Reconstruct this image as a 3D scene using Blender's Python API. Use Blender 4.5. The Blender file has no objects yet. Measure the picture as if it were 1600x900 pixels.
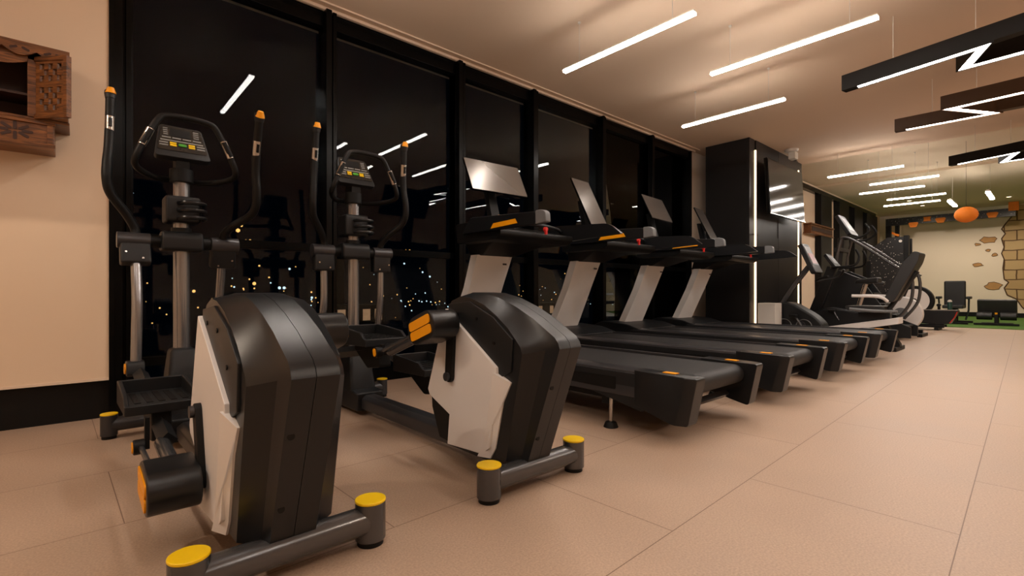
import bpy, bmesh, math, random
from mathutils import Vector, Matrix
S = bpy.context.scene
C = S.collection
R = math.radians
PI = math.pi
random.seed(7)

# ------------------------------------------------------------------ camera
cam_d = bpy.data.cameras.new('camera'); cam = bpy.data.objects.new('camera', cam_d); C.objects.link(cam)
cam_d.sensor_width = 36.0; cam_d.lens = 36.0 * 760 / 1600
cam_d.shift_y = 5.0 / 1600
cam_d.clip_start = 0.02; cam_d.clip_end = 500
cam.location = (0, 0, 0.75)
cam.rotation_euler = (PI / 2, 0, R(-(90 - 48.2)))
S.camera = cam
# ------------------------------------------------------------------ world / exposure
S.view_settings.view_transform = 'Standard'; S.view_settings.look = 'None'
S.view_settings.exposure = -0.08; S.view_settings.gamma = 1.0; S.view_settings.use_curve_mapping = False
W = bpy.data.worlds.new('night'); S.world = W; W.use_nodes = True
W.node_tree.nodes['Background'].inputs[0].default_value = (0.12, 0.35, 0.8, 1)
W.node_tree.nodes['Background'].inputs[1].default_value = 0.0016
STRIP = 60.0        # strength of the pendant strip lights
SPOT = 60.0         # watts of each recessed warm downlight
LED = 4.0
WARM = (1.0, 0.80, 0.62)

# ------------------------------------------------------------------ materials
def mat(name, col, rough=0.5, metal=0.0, noise=None, bump=0.0, bscale=200, emis=None, estr=0, spec=0.5, rvar=0.0, coat=0):
    m = bpy.data.materials.new(name); m.use_nodes = True
    nt = m.node_tree; b = nt.nodes['Principled BSDF']
    b.inputs['Base Color'].default_value = (*col, 1); b.inputs['Roughness'].default_value = rough
    b.inputs['Metallic'].default_value = metal; b.inputs['Specular IOR Level'].default_value = spec
    b.inputs['Coat Weight'].default_value = coat
    tc = nt.nodes.new('ShaderNodeTexCoord')
    if noise:
        n = nt.nodes.new('ShaderNodeTexNoise'); n.inputs['Scale'].default_value = noise[0]; n.inputs['Detail'].default_value = 5
        nt.links.new(tc.outputs['Object'], n.inputs['Vector'])
        r = nt.nodes.new('ShaderNodeMapRange'); r.inputs['To Min'].default_value = 1 - noise[1]; r.inputs['To Max'].default_value = 1 + noise[1]
        nt.links.new(n.outputs['Fac'], r.inputs['Value'])
        mx = nt.nodes.new('ShaderNodeMix'); mx.data_type = 'RGBA'; mx.blend_type = 'MULTIPLY'; mx.inputs[0].default_value = 1
        mx.inputs[6].default_value = (*col, 1)
        nt.links.new(r.outputs[0], mx.inputs[7]); nt.links.new(mx.outputs[2], b.inputs['Base Color'])
        if rvar:
            r2 = nt.nodes.new('ShaderNodeMapRange'); r2.inputs['To Min'].default_value = rough - rvar; r2.inputs['To Max'].default_value = rough + rvar
            nt.links.new(n.outputs['Fac'], r2.inputs['Value']); nt.links.new(r2.outputs[0], b.inputs['Roughness'])
    if bump:
        n2 = nt.nodes.new('ShaderNodeTexNoise'); n2.inputs['Scale'].default_value = bscale
        nt.links.new(tc.outputs['Object'], n2.inputs['Vector'])
        bp = nt.nodes.new('ShaderNodeBump'); bp.inputs['Strength'].default_value = bump; bp.inputs['Distance'].default_value = 0.002
        nt.links.new(n2.outputs['Fac'], bp.inputs['Height']); nt.links.new(bp.outputs[0], b.inputs['Normal'])
    if emis:
        b.inputs['Emission Color'].default_value = (*emis, 1); b.inputs['Emission Strength'].default_value = estr
    return m

M = {}
M['wall'] = mat('wall_paint', (0.80, 0.625, 0.455), 0.75, noise=(1.2, 0.04), bump=0.15)
M['wall_far'] = mat('far_wall_paint', (0.86, 0.75, 0.62), 0.75, noise=(0.8, 0.05))
M['ceiling'] = mat('ceiling_paint', (0.72, 0.55, 0.405), 0.85, noise=(0.6, 0.05))
M['ceiling_far'] = mat('far_ceiling_lamp_tint', (0.66, 0.55, 0.40), 0.85, noise=(0.6, 0.05))  # ceiling colour with the yellower cast of the far lamps painted in
M['cream'] = mat('cream_trim', (0.78, 0.62, 0.48), 0.6, noise=(3, 0.05))
M['black_alu'] = mat('black_window_aluminium', (0.002, 0.002, 0.002), 0.27, 0.0, noise=(5, 0.1), spec=0.13)
M['plinth'] = mat('black_plinth', (0.003, 0.003, 0.003), 0.5, noise=(5, 0.1), spec=0.25)
M['column'] = mat('dark_column_panel', (0.010, 0.009, 0.009), 0.36, 0.0, noise=(1.5, 0.2), rvar=0.06, spec=0.35)
M['plastic'] = mat('charcoal_plastic', (0.008, 0.009, 0.0105), 0.42, noise=(30, 0.08), bump=0.2, bscale=900, spec=0.38)
M['plastic_gloss'] = mat('charcoal_shroud_plastic', (0.0065, 0.0075, 0.009), 0.31, 0.0, noise=(8, 0.08), bump=0.08, bscale=900, spec=0.4)
M['black'] = mat('black_rubber', (0.004, 0.004, 0.004), 0.5, noise=(40, 0.15), spec=0.25)
M['belt'] = mat('running_belt_rubber', (0.017, 0.017, 0.018), 0.5, noise=(120, 0.2), bump=0.4, bscale=600, spec=0.35)
M['steel'] = mat('grey_painted_steel', (0.10, 0.10, 0.105), 0.22, 0.6, noise=(6, 0.1), rvar=0.03)
M['tube'] = mat('silver_grey_tube_paint', (0.30, 0.30, 0.31), 0.24, 0.8, noise=(6, 0.1), rvar=0.04)
M['steel_dark'] = mat('dark_painted_steel', (0.04, 0.04, 0.044), 0.3, 0.3, noise=(6, 0.1))
M['chrome'] = mat('brushed_chrome', (0.5, 0.48, 0.46), 0.2, 1.0, noise=(20, 0.1))
M['silver'] = mat('silver_paint_panel', (0.74, 0.71, 0.69), 0.42, 0.0, noise=(4, 0.04))
M['upright'] = mat('treadmill_upright_paint', (0.86, 0.84, 0.82), 0.42, 0.1, noise=(4, 0.06))
M['greycap'] = mat('grey_cap_plastic', (0.15, 0.155, 0.16), 0.4, noise=(30, 0.08))
M['yellow'] = mat('yellow_cap_plastic', (0.9, 0.60, 0.0), 0.4, noise=(12, 0.03))
M['orange'] = mat('orange_insert', (0.9, 0.36, 0.0), 0.42, noise=(12, 0.04))
M['red'] = mat('red_button', (0.6, 0.02, 0.015), 0.35, noise=(12, 0.04))
M['green'] = mat('green_button', (0.06, 0.35, 0.03), 0.4, noise=(12, 0.04))
M['print'] = mat('pale_button_print', (0.22, 0.22, 0.21), 0.5, noise=(60, 0.2))
M['lcd'] = mat('dark_display', (0.02, 0.018, 0.016), 0.15, noise=(60, 0.2))
M['screen'] = mat('monitor_glass', (0.21, 0.19, 0.175), 0.25, 0.7, noise=(2, 0.1))
M['tvglass'] = mat('tv_glass', (0.006, 0.006, 0.007), 0.10, 0.0, noise=(2, 0.05), spec=0.22)
M['leather'] = mat('black_upholstery', (0.012, 0.012, 0.012), 0.45, noise=(30, 0.1), bump=0.3)
M['white'] = mat('white_plastic', (0.7, 0.66, 0.6), 0.4, noise=(10, 0.03))
M['turf'] = mat('green_turf', (0.06, 0.15, 0.010), 0.9, noise=(90, 0.4), bump=0.8, bscale=300)
M['lamp_body'] = mat('dark_lamp_housing', (0.006, 0.005, 0.004), 0.6, noise=(8, 0.1), spec=0.2)
M['brown_body'] = mat('bronze_lamp_housing', (0.06, 0.03, 0.012), 0.5, noise=(8, 0.1))
M['lightbar'] = mat('light_diffuser', (0.9, 0.9, 0.9), 0.4, noise=(10, 0.02), emis=(1.0, 0.91, 0.83), estr=STRIP)
M['led'] = mat('warm_led_diffuser', (0.9, 0.8, 0.7), 0.4, noise=(10, 0.02), emis=(1.0, 0.62, 0.36), estr=LED)
M['dl'] = mat('downlight_lens', (0.9, 0.8, 0.7), 0.4, noise=(10, 0.02), emis=(1.0, 0.75, 0.5), estr=3)
M['lantern'] = mat('orange_paper', (0.9, 0.24, 0.015), 0.7, noise=(12, 0.1))
M['bunting'] = mat('orange_felt', (0.8, 0.22, 0.02), 0.8, noise=(20, 0.15))
M['night'] = mat('dark_facade', (0.02, 0.02, 0.022), 0.9, noise=(0.2, 0.3))
M['citywarm'] = mat('warm_city_lamp', (0.5, 0.3, 0.1), 0.5, noise=(2, 0.1), emis=(1.0, 0.45, 0.12), estr=2.2)
M['citycool'] = mat('cool_city_lamp', (0.5, 0.5, 0.5), 0.5, noise=(2, 0.1), emis=(0.75, 0.9, 1.0), estr=1.6)
M['facadelit'] = mat('lit_window_panes', (0.4, 0.3, 0.2), 0.6, noise=(1.5, 0.6), emis=(1.0, 0.5, 0.25), estr=0.35)

def wood():
    m = bpy.data.materials.new('carved_brown_wood'); m.use_nodes = True; nt = m.node_tree; b = nt.nodes['Principled BSDF']
    tc = nt.nodes.new('ShaderNodeTexCoord'); mp = nt.nodes.new('ShaderNodeMapping'); mp.inputs['Scale'].default_value = (3, 14, 30)
    n = nt.nodes.new('ShaderNodeTexNoise'); n.inputs['Scale'].default_value = 2.5; n.inputs['Detail'].default_value = 8; n.inputs['Distortion'].default_value = 1.2
    r = nt.nodes.new('ShaderNodeValToRGB'); r.color_ramp.elements[0].position = .3; r.color_ramp.elements[0].color = (0.045, 0.014, 0.003, 1)
    r.color_ramp.elements[1].position = .7; r.color_ramp.elements[1].color = (0.27, 0.095, 0.022, 1)
    nt.links.new(tc.outputs['Object'], mp.inputs[0]); nt.links.new(mp.outputs[0], n.inputs['Vector']); nt.links.new(n.outputs['Fac'], r.inputs[0])
    nt.links.new(r.outputs[0], b.inputs['Base Color']); b.inputs['Roughness'].default_value = 0.38
    return m
M['wood'] = wood()
M['wooddark'] = mat('dark_wood_interior', (0.035, 0.010, 0.004), 0.6, noise=(6, 0.3))

def floor_mat():
    m = bpy.data.materials.new('tan_stone_tiles'); m.use_nodes = True; nt = m.node_tree; b = nt.nodes['Principled BSDF']
    tc = nt.nodes.new('ShaderNodeTexCoord'); mp = nt.nodes.new('ShaderNodeMapping')
    mp.inputs['Rotation'].default_value = (0, 0, R(-1.6)); mp.inputs['Location'].default_value = (-0.17, -0.14, 0)
    nt.links.new(tc.outputs['Object'], mp.inputs[0])
    br = nt.nodes.new('ShaderNodeTexBrick'); br.offset = 0.5; br.inputs['Scale'].default_value = 1.0
    br.inputs['Brick Width'].default_value = 1.24; br.inputs['Row Height'].default_value = 0.62
    br.inputs['Mortar Size'].default_value = 0.0016; br.inputs['Mortar Smooth'].default_value = 0.1
    br.inputs['Color1'].default_value = (0.440, 0.315, 0.230, 1); br.inputs['Color2'].default_value = (0.420, 0.300, 0.218, 1)
    br.inputs['Mortar'].default_value = (0.17, 0.10, 0.065, 1)
    nt.links.new(mp.outputs[0], br.inputs['Vector'])
    n = nt.nodes.new('ShaderNodeTexNoise'); n.inputs['Scale'].default_value = 160; n.inputs['Detail'].default_value = 4
    n3 = nt.nodes.new('ShaderNodeTexNoise'); n3.inputs['Scale'].default_value = 2.2; n3.inputs['Detail'].default_value = 6
    nt.links.new(tc.outputs['Object'], n.inputs['Vector']); nt.links.new(tc.outputs['Object'], n3.inputs['Vector'])
    r = nt.nodes.new('ShaderNodeMapRange'); r.inputs['From Min'].default_value = .3; r.inputs['From Max'].default_value = .7
    r.inputs['To Min'].default_value = .84; r.inputs['To Max'].default_value = 1.14; nt.links.new(n.outputs['Fac'], r.inputs['Value'])
    r3 = nt.nodes.new('ShaderNodeMapRange'); r3.inputs['To Min'].default_value = .85; r3.inputs['To Max'].default_value = 1.12; nt.links.new(n3.outputs['Fac'], r3.inputs['Value'])
    ml = nt.nodes.new('ShaderNodeMath'); ml.operation = 'MULTIPLY'; nt.links.new(r.outputs[0], ml.inputs[0]); nt.links.new(r3.outputs[0], ml.inputs[1])
    mx = nt.nodes.new('ShaderNodeMix'); mx.data_type = 'RGBA'; mx.blend_type = 'MULTIPLY'; mx.inputs[0].default_value = 1
    nt.links.new(br.outputs['Color'], mx.inputs[6]); nt.links.new(ml.outputs[0], mx.inputs[7]); nt.links.new(mx.outputs[2], b.inputs['Base Color'])
    rr = nt.nodes.new('ShaderNodeMapRange'); rr.inputs['To Min'].default_value = .38; rr.inputs['To Max'].default_value = .56
    nt.links.new(n3.outputs['Fac'], rr.inputs['Value']); nt.links.new(rr.outputs[0], b.inputs['Roughness'])
    bp = nt.nodes.new('ShaderNodeBump'); bp.inputs['Strength'].default_value = 0.15; bp.inputs['Distance'].default_value = 0.001
    nt.links.new(n.outputs['Fac'], bp.inputs['Height']); nt.links.new(bp.outputs[0], b.inputs['Normal'])
    return m
M['floor'] = floor_mat()

def glass_mat():
    m = bpy.data.materials.new('window_glass'); m.use_nodes = True; nt = m.node_tree; nt.nodes.clear()
    o = nt.nodes.new('ShaderNodeOutputMaterial'); t = nt.nodes.new('ShaderNodeBsdfTransparent'); t.inputs[0].default_value = (0.8, 0.86, 0.88, 1)
    g = nt.nodes.new('ShaderNodeBsdfGlossy'); g.inputs['Roughness'].default_value = 0.0; g.inputs[0].default_value = (0.95, 0.95, 0.95, 1)
    f = nt.nodes.new('ShaderNodeFresnel'); f.inputs[0].default_value = 1.24
    mx = nt.nodes.new('ShaderNodeMixShader'); nt.links.new(f.outputs[0], mx.inputs[0]); nt.links.new(t.outputs[0], mx.inputs[1]); nt.links.new(g.outputs[0], mx.inputs[2])
    nt.links.new(mx.outputs[0], o.inputs[0]); return m
M['glass'] = glass_mat()

def mural_mat():
    m = bpy.data.materials.new('painted_brick_mural'); m.use_nodes = True; nt = m.node_tree; b = nt.nodes['Principled BSDF']; b.inputs['Roughness'].default_value = .7
    tc = nt.nodes.new('ShaderNodeTexCoord'); sp = nt.nodes.new('ShaderNodeSeparateXYZ'); cb = nt.nodes.new('ShaderNodeCombineXYZ')
    nt.links.new(tc.outputs['Object'], sp.inputs[0]); nt.links.new(sp.outputs[1], cb.inputs[0]); nt.links.new(sp.outputs[2], cb.inputs[1])
    n = nt.nodes.new('ShaderNodeTexNoise'); n.inputs['Scale'].default_value = 3.0; nt.links.new(cb.outputs[0], n.inputs['Vector'])
    ad = nt.nodes.new('ShaderNodeMix'); ad.data_type = 'RGBA'; ad.blend_type = 'ADD'; ad.inputs[0].default_value = 0.05
    nt.links.new(cb.outputs[0], ad.inputs[6]); nt.links.new(n.outputs['Color'], ad.inputs[7])
    br = nt.nodes.new('ShaderNodeTexBrick'); br.inputs['Scale'].default_value = 1; br.inputs['Brick Width'].default_value = .50; br.inputs['Row Height'].default_value = .275
    br.inputs['Mortar Size'].default_value = 0.016; br.inputs['Mortar Smooth'].default_value = .3
    br.inputs['Color1'].default_value = (0.50, 0.33, 0.15, 1); br.inputs['Color2'].default_value = (0.56, 0.40, 0.20, 1); br.inputs['Mortar'].default_value = (0.11, 0.055, 0.02, 1)
    nt.links.new(ad.outputs[2], br.inputs['Vector']); nt.links.new(br.outputs['Color'], b.inputs['Base Color']); return m
M['mural'] = mural_mat()
M['chip'] = mat('ochre_paint', (0.50, 0.27, 0.10), 0.7, noise=(9, 0.2))
M['outline'] = mat('dark_brown_paint', (0.09, 0.04, 0.015), 0.7, noise=(9, 0.2))

def dotted_mat():
    m = bpy.data.materials.new('black_panel_with_pale_specks'); m.use_nodes = True; nt = m.node_tree; b = nt.nodes['Principled BSDF']; b.inputs['Roughness'].default_value = .4
    tc = nt.nodes.new('ShaderNodeTexCoord'); v = nt.nodes.new('ShaderNodeTexVoronoi'); v.inputs['Scale'].default_value = 20
    nt.links.new(tc.outputs['Object'], v.inputs['Vector'])
    r = nt.nodes.new('ShaderNodeValToRGB'); r.color_ramp.interpolation = 'CONSTANT'; r.color_ramp.elements[0].color = (0.55, 0.5, 0.45, 1)
    r.color_ramp.elements[1].position = .16; r.color_ramp.elements[1].color = (0.008, 0.008, 0.008, 1)
    nt.links.new(v.outputs['Distance'], r.inputs[0]); nt.links.new(r.outputs[0], b.inputs['Base Color']); return m
M['dotted'] = dotted_mat()

# ------------------------------------------------------------------ mesh helpers
def box(bm, c, s, rot=None):
    r = bmesh.ops.create_cube(bm, size=1.0)
    m = Matrix.Translation(c) @ ((rot.to_4x4() if rot else Matrix.Identity(4)) @ Matrix.Diagonal((*s, 1)))
    bmesh.ops.transform(bm, matrix=m, verts=r['verts']); return r['verts']
def bb(bm, x0, x1, y0, y1, z0, z1):
    return box(bm, ((x0 + x1) / 2, (y0 + y1) / 2, (z0 + z1) / 2), (abs(x1 - x0), abs(y1 - y0), abs(z1 - z0)))
def rotx(a): return Matrix.Rotation(a, 3, 'X')
def roty(a): return Matrix.Rotation(a, 3, 'Y')
def rotz(a): return Matrix.Rotation(a, 3, 'Z')
def ring_frames(pts):
    pts = [Vector(p) for p in pts]; n = len(pts); T = []
    for i in range(n):
        a = pts[max(i - 1, 0)]; b = pts[min(i + 1, n - 1)]; T.append((b - a).normalized())
    up = Vector((0, 0, 1)) if abs(T[0].z) < .9 else Vector((1, 0, 0))
    N = [(up - T[0] * up.dot(T[0])).normalized()]
    for i in range(1, n):
        v = N[-1] - T[i] * N[-1].dot(T[i]); N.append(v.normalized() if v.length > 1e-6 else N[-1])
    return pts, T, N
def tube(bm, pts, r, seg=16, cap=True, flat=1.0):
    pts, T, N = ring_frames(pts); rings = []
    rr = r if isinstance(r, (list, tuple)) else [r] * len(pts)
    for p, t, n, q in zip(pts, T, N, rr):
        b = t.cross(n); rings.append([bm.verts.new(p + n * (q * math.cos(2 * PI * k / seg)) + b * (q * flat * math.sin(2 * PI * k / seg))) for k in range(seg)])
    for i in range(len(rings) - 1):
        for k in range(seg):
            bm.faces.new((rings[i][k], rings[i][(k + 1) % seg], rings[i + 1][(k + 1) % seg], rings[i + 1][k]))
    if cap:
        bm.faces.new(rings[0][::-1]); bm.faces.new(rings[-1])
def smooth(pts, n=6):
    P = [Vector(p) for p in pts]; P = [P[0]] + P + [P[-1]]; out = []
    for i in range(1, len(P) - 2):
        for k in range(n):
            t = k / n; a, b, c, d = P[i - 1], P[i], P[i + 1], P[i + 2]
            out.append(.5 * ((2 * b) + (c - a) * t + (2 * a - 5 * b + 4 * c - d) * t * t + (3 * b - a - 3 * c + d) * t ** 3))
    out.append(P[-2]); return out
def cyl(bm, p0, p1, r, seg=24, r2=None): tube(bm, [p0, p1], [r, r2 if r2 is not None else r], seg)
def fillet(poly, r, n=4):
    out = []; L = len(poly)
    for i in range(L):
        p = Vector(poly[i]); a = Vector(poly[i - 1]); b = Vector(poly[(i + 1) % L])
        rr = r[i] if isinstance(r, (list, tuple)) else r
        if rr <= 0: out.append(tuple(p)); continue
        da = (a - p); db = (b - p); d = min(rr, da.length * .45, db.length * .45)
        A = p + da.normalized() * d; B = p + db.normalized() * d
        for k in range(n + 1):
            t = k / n; q = A * (1 - t) ** 2 + p * 2 * t * (1 - t) + B * t * t; out.append((q.x, q.y))
    return out
def prism(bm, poly, lo, hi, axis='x', inset=None):
    def P(a, b, c):
        return {'x': (c, a, b), 'y': (a, c, b), 'z': (a, b, c)}[axis]
    v0 = [bm.verts.new(P(a, b, lo)) for a, b in poly]; v1 = [bm.verts.new(P(a, b, hi)) for a, b in poly]
    n = len(poly); fs = [bm.faces.new(v0[::-1]), bm.faces.new(v1)]
    for i in range(n): fs.append(bm.faces.new((v0[i], v0[(i + 1) % n], v1[(i + 1) % n], v1[i])))
    bmesh.ops.recalc_face_normals(bm, faces=fs); return v0 + v1
def loft(bm, rings, closed=True):
    vr = [[bm.verts.new(p) for p in r] for r in rings]; n = len(rings[0]); fs = []
    for i in range(len(vr) - 1):
        for k in range(n): fs.append(bm.faces.new((vr[i][k], vr[i][(k + 1) % n], vr[i + 1][(k + 1) % n], vr[i + 1][k])))
    fs.append(bm.faces.new(vr[0][::-1])); fs.append(bm.faces.new(vr[-1]))
    bmesh.ops.recalc_face_normals(bm, faces=fs)
def disc(bm, c, r, h, seg=32, axis='z'):
    v = Vector({'x': (1, 0, 0), 'y': (0, 1, 0), 'z': (0, 0, 1)}[axis]); c = Vector(c); cyl(bm, c, c + v * h, r, seg)
def new(): return bmesh.new()
def obj(name, bm, m, parent=None, bevel=0.0, seg=2, ang=35, sm=True):
    bmesh.ops.recalc_face_normals(bm, faces=bm.faces)
    me = bpy.data.meshes.new(name); bm.to_mesh(me); bm.free()
    me.materials.append(M[m] if isinstance(m, str) else m)
    if sm:
        me.shade_smooth(); me.set_sharp_from_angle(angle=R(ang))
    o = bpy.data.objects.new(name, me); C.objects.link(o)
    if parent: o.parent = parent
    if bevel:
        b = o.modifiers.new('bevel', 'BEVEL'); b.width = bevel; b.segments = seg; b.limit_method = 'ANGLE'; b.angle_limit = R(30); b.harden_normals = True
    return o
def thing(name, label, cat, loc=(0, 0, 0), rz=0, group=None):
    o = bpy.data.objects.new(name, None); C.objects.link(o); o.location = loc; o.rotation_euler = (0, 0, rz); o.empty_display_size = .1
    return tag(o, label, cat, group)
def tag(o, label, cat, group=None):
    o['label'] = label; o['category'] = cat
    if group: o['group'] = group
    return o
def struct(o): o['kind'] = 'structure'; return o
def dup(root, loc, rz, label):
    r = root.copy(); C.objects.link(r); r.location = loc; r.rotation_euler = (0, 0, rz); r['label'] = label
    for ch in list(root.children):
        c = ch.copy(); C.objects.link(c); c.parent = r
        for g in list(ch.children):
            d = g.copy(); C.objects.link(d); d.parent = c
    return r

# ================================================================== the room
XB, XF, YR, YW = -2.8, 19.5, -3.4, 3.85      # back, far end, right side, window plane
ZC, ZF = 2.95, 3.22
b = new(); bb(b, XB - .2, XF + .2, YR - .2, YW + .35, -.15, 0); struct(obj('floor', b, 'floor', sm=False))
b = new(); bb(b, XB - .2, 9.4, YR - .2, YW + .35, ZC, ZF + .2); o = struct(obj('ceiling', b, 'ceiling', sm=False)); o['label'] = 'plain brown painted ceiling over the machines'
b = new(); bb(b, 9.4, XF + .2, YR - .2, YW + .35, ZF, ZF + .2); struct(obj('ceiling', b, 'ceiling_far', sm=False))
b = new(); bb(b, 12.9, XF, YR, YW, ZF - .05, ZF); struct(obj('ceiling', b, 'ceiling_far', sm=False))
b = new(); bb(b, XB - .2, .14, 3.74, YW + .3, .23, ZC); struct(obj('wall_left', b, 'wall', sm=False))
b = new(); bb(b, XB - .2, .14, 3.77, YW + .3, 0, .23); struct(obj('baseboard_left', b, 'plinth', sm=False))
b = new(); bb(b, XB - .2, .14, 3.732, 3.742, .225, .24); struct(obj('trim_1', b, 'cream', sm=False))
b = new(); bb(b, XB - .2, XF + .2, YR - .2, YR, 0, ZF); struct(obj('wall_right', b, 'wall', sm=False))
b = new(); bb(b, XB - .2, XB, YR, YW, 0, ZC); struct(obj('wall_back', b, 'wall', sm=False))
b = new(); bb(b, XF, XF + .2, YR, YW + .2, 0, ZF); struct(obj('wall_far', b, 'wall_far', sm=False))
b = new(); bb(b, XF - .02, XF, YR, YW, 0.0, .14); struct(obj('baseboard_far', b, 'plinth', sm=False))
# tan wall built in place of far window glass mirroring a tan wall
b = new(); bb(b, 9.4, XF, YW - .02, YW + .2, 0, ZF); struct(obj('wall_left', b, 'wall', sm=False))
b = new(); bb(b, 7.14, 9.42, YW - .03, YW + .2, 0, ZC); struct(obj('trim_2', b, 'cream', sm=False))
b = new(); bb(b, .14, 7.22, YW - .085, YW - .06, ZC - .022, ZC); bb(b, .14, 7.22, YW - .16, YW - .15, ZC - .012, ZC); struct(obj('trim_3', b, 'cream', sm=False))
# windows: each bay is one structure with its frame and its pane
mull = [0.16, 1.43, 2.68, 3.66, 4.86, 5.97, 7.10]
for i in range(6):
    x0, x1 = mull[i], mull[i + 1]
    fr = new()
    bb(fr, x0, x0 + .045, YW - .11, YW + .05, 0, ZC - .02); bb(fr, x0 + .06, x0 + .09, YW - .09, YW + .05, 0, ZC - .02)
    bb(fr, x0, x0 + .10, YW - .04, YW + .06, 0, ZC - .02)
    bb(fr, x0 + .09, x1, YW - .05, YW + .05, ZC - .14, ZC - .02)
    bb(fr, x0 + .09, x1, YW - .03, YW + .04, 1.055, 1.115)
    bb(fr, x0 + .09, x1, YW - .06, YW + .05, .28, .34)
    bb(fr, x0 + .09, x1, YW - .10, YW + .05, 0, .10)
    if i == 5: bb(fr, x1, x1 + .04, YW - .07, YW + .05, 0, ZC - .02)
    w = struct(obj('window_%d' % (i + 1), fr, 'black_alu', bevel=.003, seg=1))
    g = new(); bb(g, x0 + .09, x1 + .01, YW, YW + .006, .10, ZC - .13); obj('pane', g, 'glass', w, sm=False)
b = new(); bb(b, .14, .165, YW - .12, YW + .05, 0, ZC); struct(obj('trim_4', b, 'black_alu', sm=False))
# far run of black pilasters on the tan stand-in for the reflecting window glass
for i, (x0, x1) in enumerate([(9.42, 9.75), (10.9, 11.5), (13.1, 13.9), (14.55, 15.4), (15.95, 16.8), (17.25, 18.5)]):
    b = new(); bb(b, x0, x1, YW - .16, YW + .02, 0, 3.05); struct(obj('trim_%d' % (5 + i), b, 'plinth', bevel=.01))
b = new(); bb(b, 9.42, 18.5, YW - .12, YW + .02, 3.05, 3.15); struct(obj('trim_11', b, 'black_alu'))
b = new(); bb(b, 9.42, 18.6, YW - .14, YW + .02, 3.15, 3.18); struct(obj('trim_12', b, 'cream'))

# dark panelled column
CX0, CX1, CY = 7.16, 9.34, 2.93
col = thing('column', 'dark panelled column with two vertical light strips carrying the wall television', 'column', (CX0, CY, 0))
b = new(); bb(b, 0, CX1 - CX0, 0, 3.57 - CY, 0, ZC); obj('core', b, 'column', col, bevel=.004)
b = new(); bb(b, -.004, .03, -.012, .02, 0, ZC); bb(b, .03, .175, -.010, 0, 0, ZC); obj('corner_panel', b, 'column', col, bevel=.002)
b = new(); bb(b, .215, 1.07, -.016, 0, 0, ZC); obj('face_panel', b, 'column', col, bevel=.003)
b = new(); bb(b, 1.076, 1.94, -.016, 0, 0, ZC); obj('face_panel', b, 'column', col, bevel=.003)
for x, z1 in ((.185, 2.80), (1.955, 2.80)):
    b = new(); bb(b, x, x + .028, -.022, .001, .02, z1); obj('light_strip', b, 'led', col)
for x, z in ((.13, 1.57), (.27, 1.57)):
    b = new(); disc(b, (x, -.024, z), .012, .012, 12, 'y'); obj('screw_cap', b, 'chrome', col)
tv = thing('television', 'large flat television mounted on the dark column between the light strips', 'television', (8.21, 2.80, 2.29))
b = new(); bb(b, -.73, .73, -.02, .03, -.41, .41); o = obj('casing', b, 'black_alu', tv, bevel=.006); 
b = new(); bb(b, -.715, .715, -.024, -.018, -.395, .395); obj('screen', b, 'tvglass', tv)
b = new(); bb(b, -.73, .73, -.027, -.018, -.412, -.398); obj('bottom_edge', b, 'chrome', tv)
b = new(); bb(b, -.2, .2, .03, .105, -.15, .15); obj('wall_bracket', b, 'black', tv)
tv.rotation_euler = (R(-3), 0, 0)
b = new(); tube(b, [(8.20, 2.912, 1.86), (8.20, 2.910, 1.72), (8.20, 2.910, 1.58)], .004, 8)
tag(obj('cable', b, 'black'), 'thin dark cable hanging under the television on the column', 'cable')
# small ceiling camera
sc = thing('security_camera', 'small white security camera with round base on the ceiling above the television', 'camera', (8.28, 2.74, ZC))
b = new(); cyl(b, (0, 0, 0), (0, 0, -.035), .10, 32, .085); obj('base', b, 'white', sc)
b = new(); bb(b, .0, .14, -.05, .05, -.14, -.03); obj('body', b, 'white', sc, bevel=.01)
b = new(); cyl(b, (.14, 0, -.11), (.17, 0, -.12), .03, 16); obj('lens', b, 'black', sc)

# turf and mural
b = new(); bb(b, 13.6, XF - .02, YR, YW - .17, 0, .012); tag(obj('artificial_turf', b, 'turf', sm=False), 'bright green artificial turf along the far wall', 'turf')['kind'] = 'stuff'
# painted broken-brick mural, flat on the far wall
def wallpoly(name, pts, m, x, parent=None, t=.006):
    b = new(); prism(b, pts, x - t, x, 'x'); return obj(name, b, m, parent, sm=False)
zed = [(-1.6, .05), (.45, .12), (.626, .307), (.737, .536), (.912, .642), (.975, .84), (.886, 1.0), (.975, 1.093), (1.0, 1.40), (.975, 1.653), (1.026, 1.818), (.975, 1.996), (1.026, 2.235), (.95, 2.373), (1.026, 2.507), (.95, 2.644), (.80, 2.88), (.81, 3.02), (.75, 3.15), (-1.6, 3.15)]
zed[0] = (-1.6, .15)
mu = thing('wall_mural', 'mural of broken plaster over ochre bricks painted on the far wall at right', 'mural', (XF, 0, 0))
b = new(); prism(b, zed, -.008, 0, 'x'); obj('brick_area', b, 'mural', mu, sm=False)
b = new()
for i in range(1, len(zed) - 2):
    tube(b, [(-.008, *zed[i]), (-.008, *zed[i + 1])], .014, 6)
obj('jagged_outline', b, 'outline', mu)
chips = [((1.298, 2.22), .22, .11), ((1.525, 2.108), .07, .04), ((1.298, 1.926), .05, .045), ((1.168, 1.79), .07, .05), ((1.525, 1.512), .12, .055), ((1.207, .896), .19, .11)]
where = ['plaster patch on the far wall, largest and highest of its kind', 'small patch on the far wall just left of the highest patch', 'tiny dot on the far wall below the highest patch', 'small patch on the far wall, nearest the brick mural at mid height', 'flat patch halfway down the far wall, leftmost with the small one', 'patch low on the far wall, above the workout bench']
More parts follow.
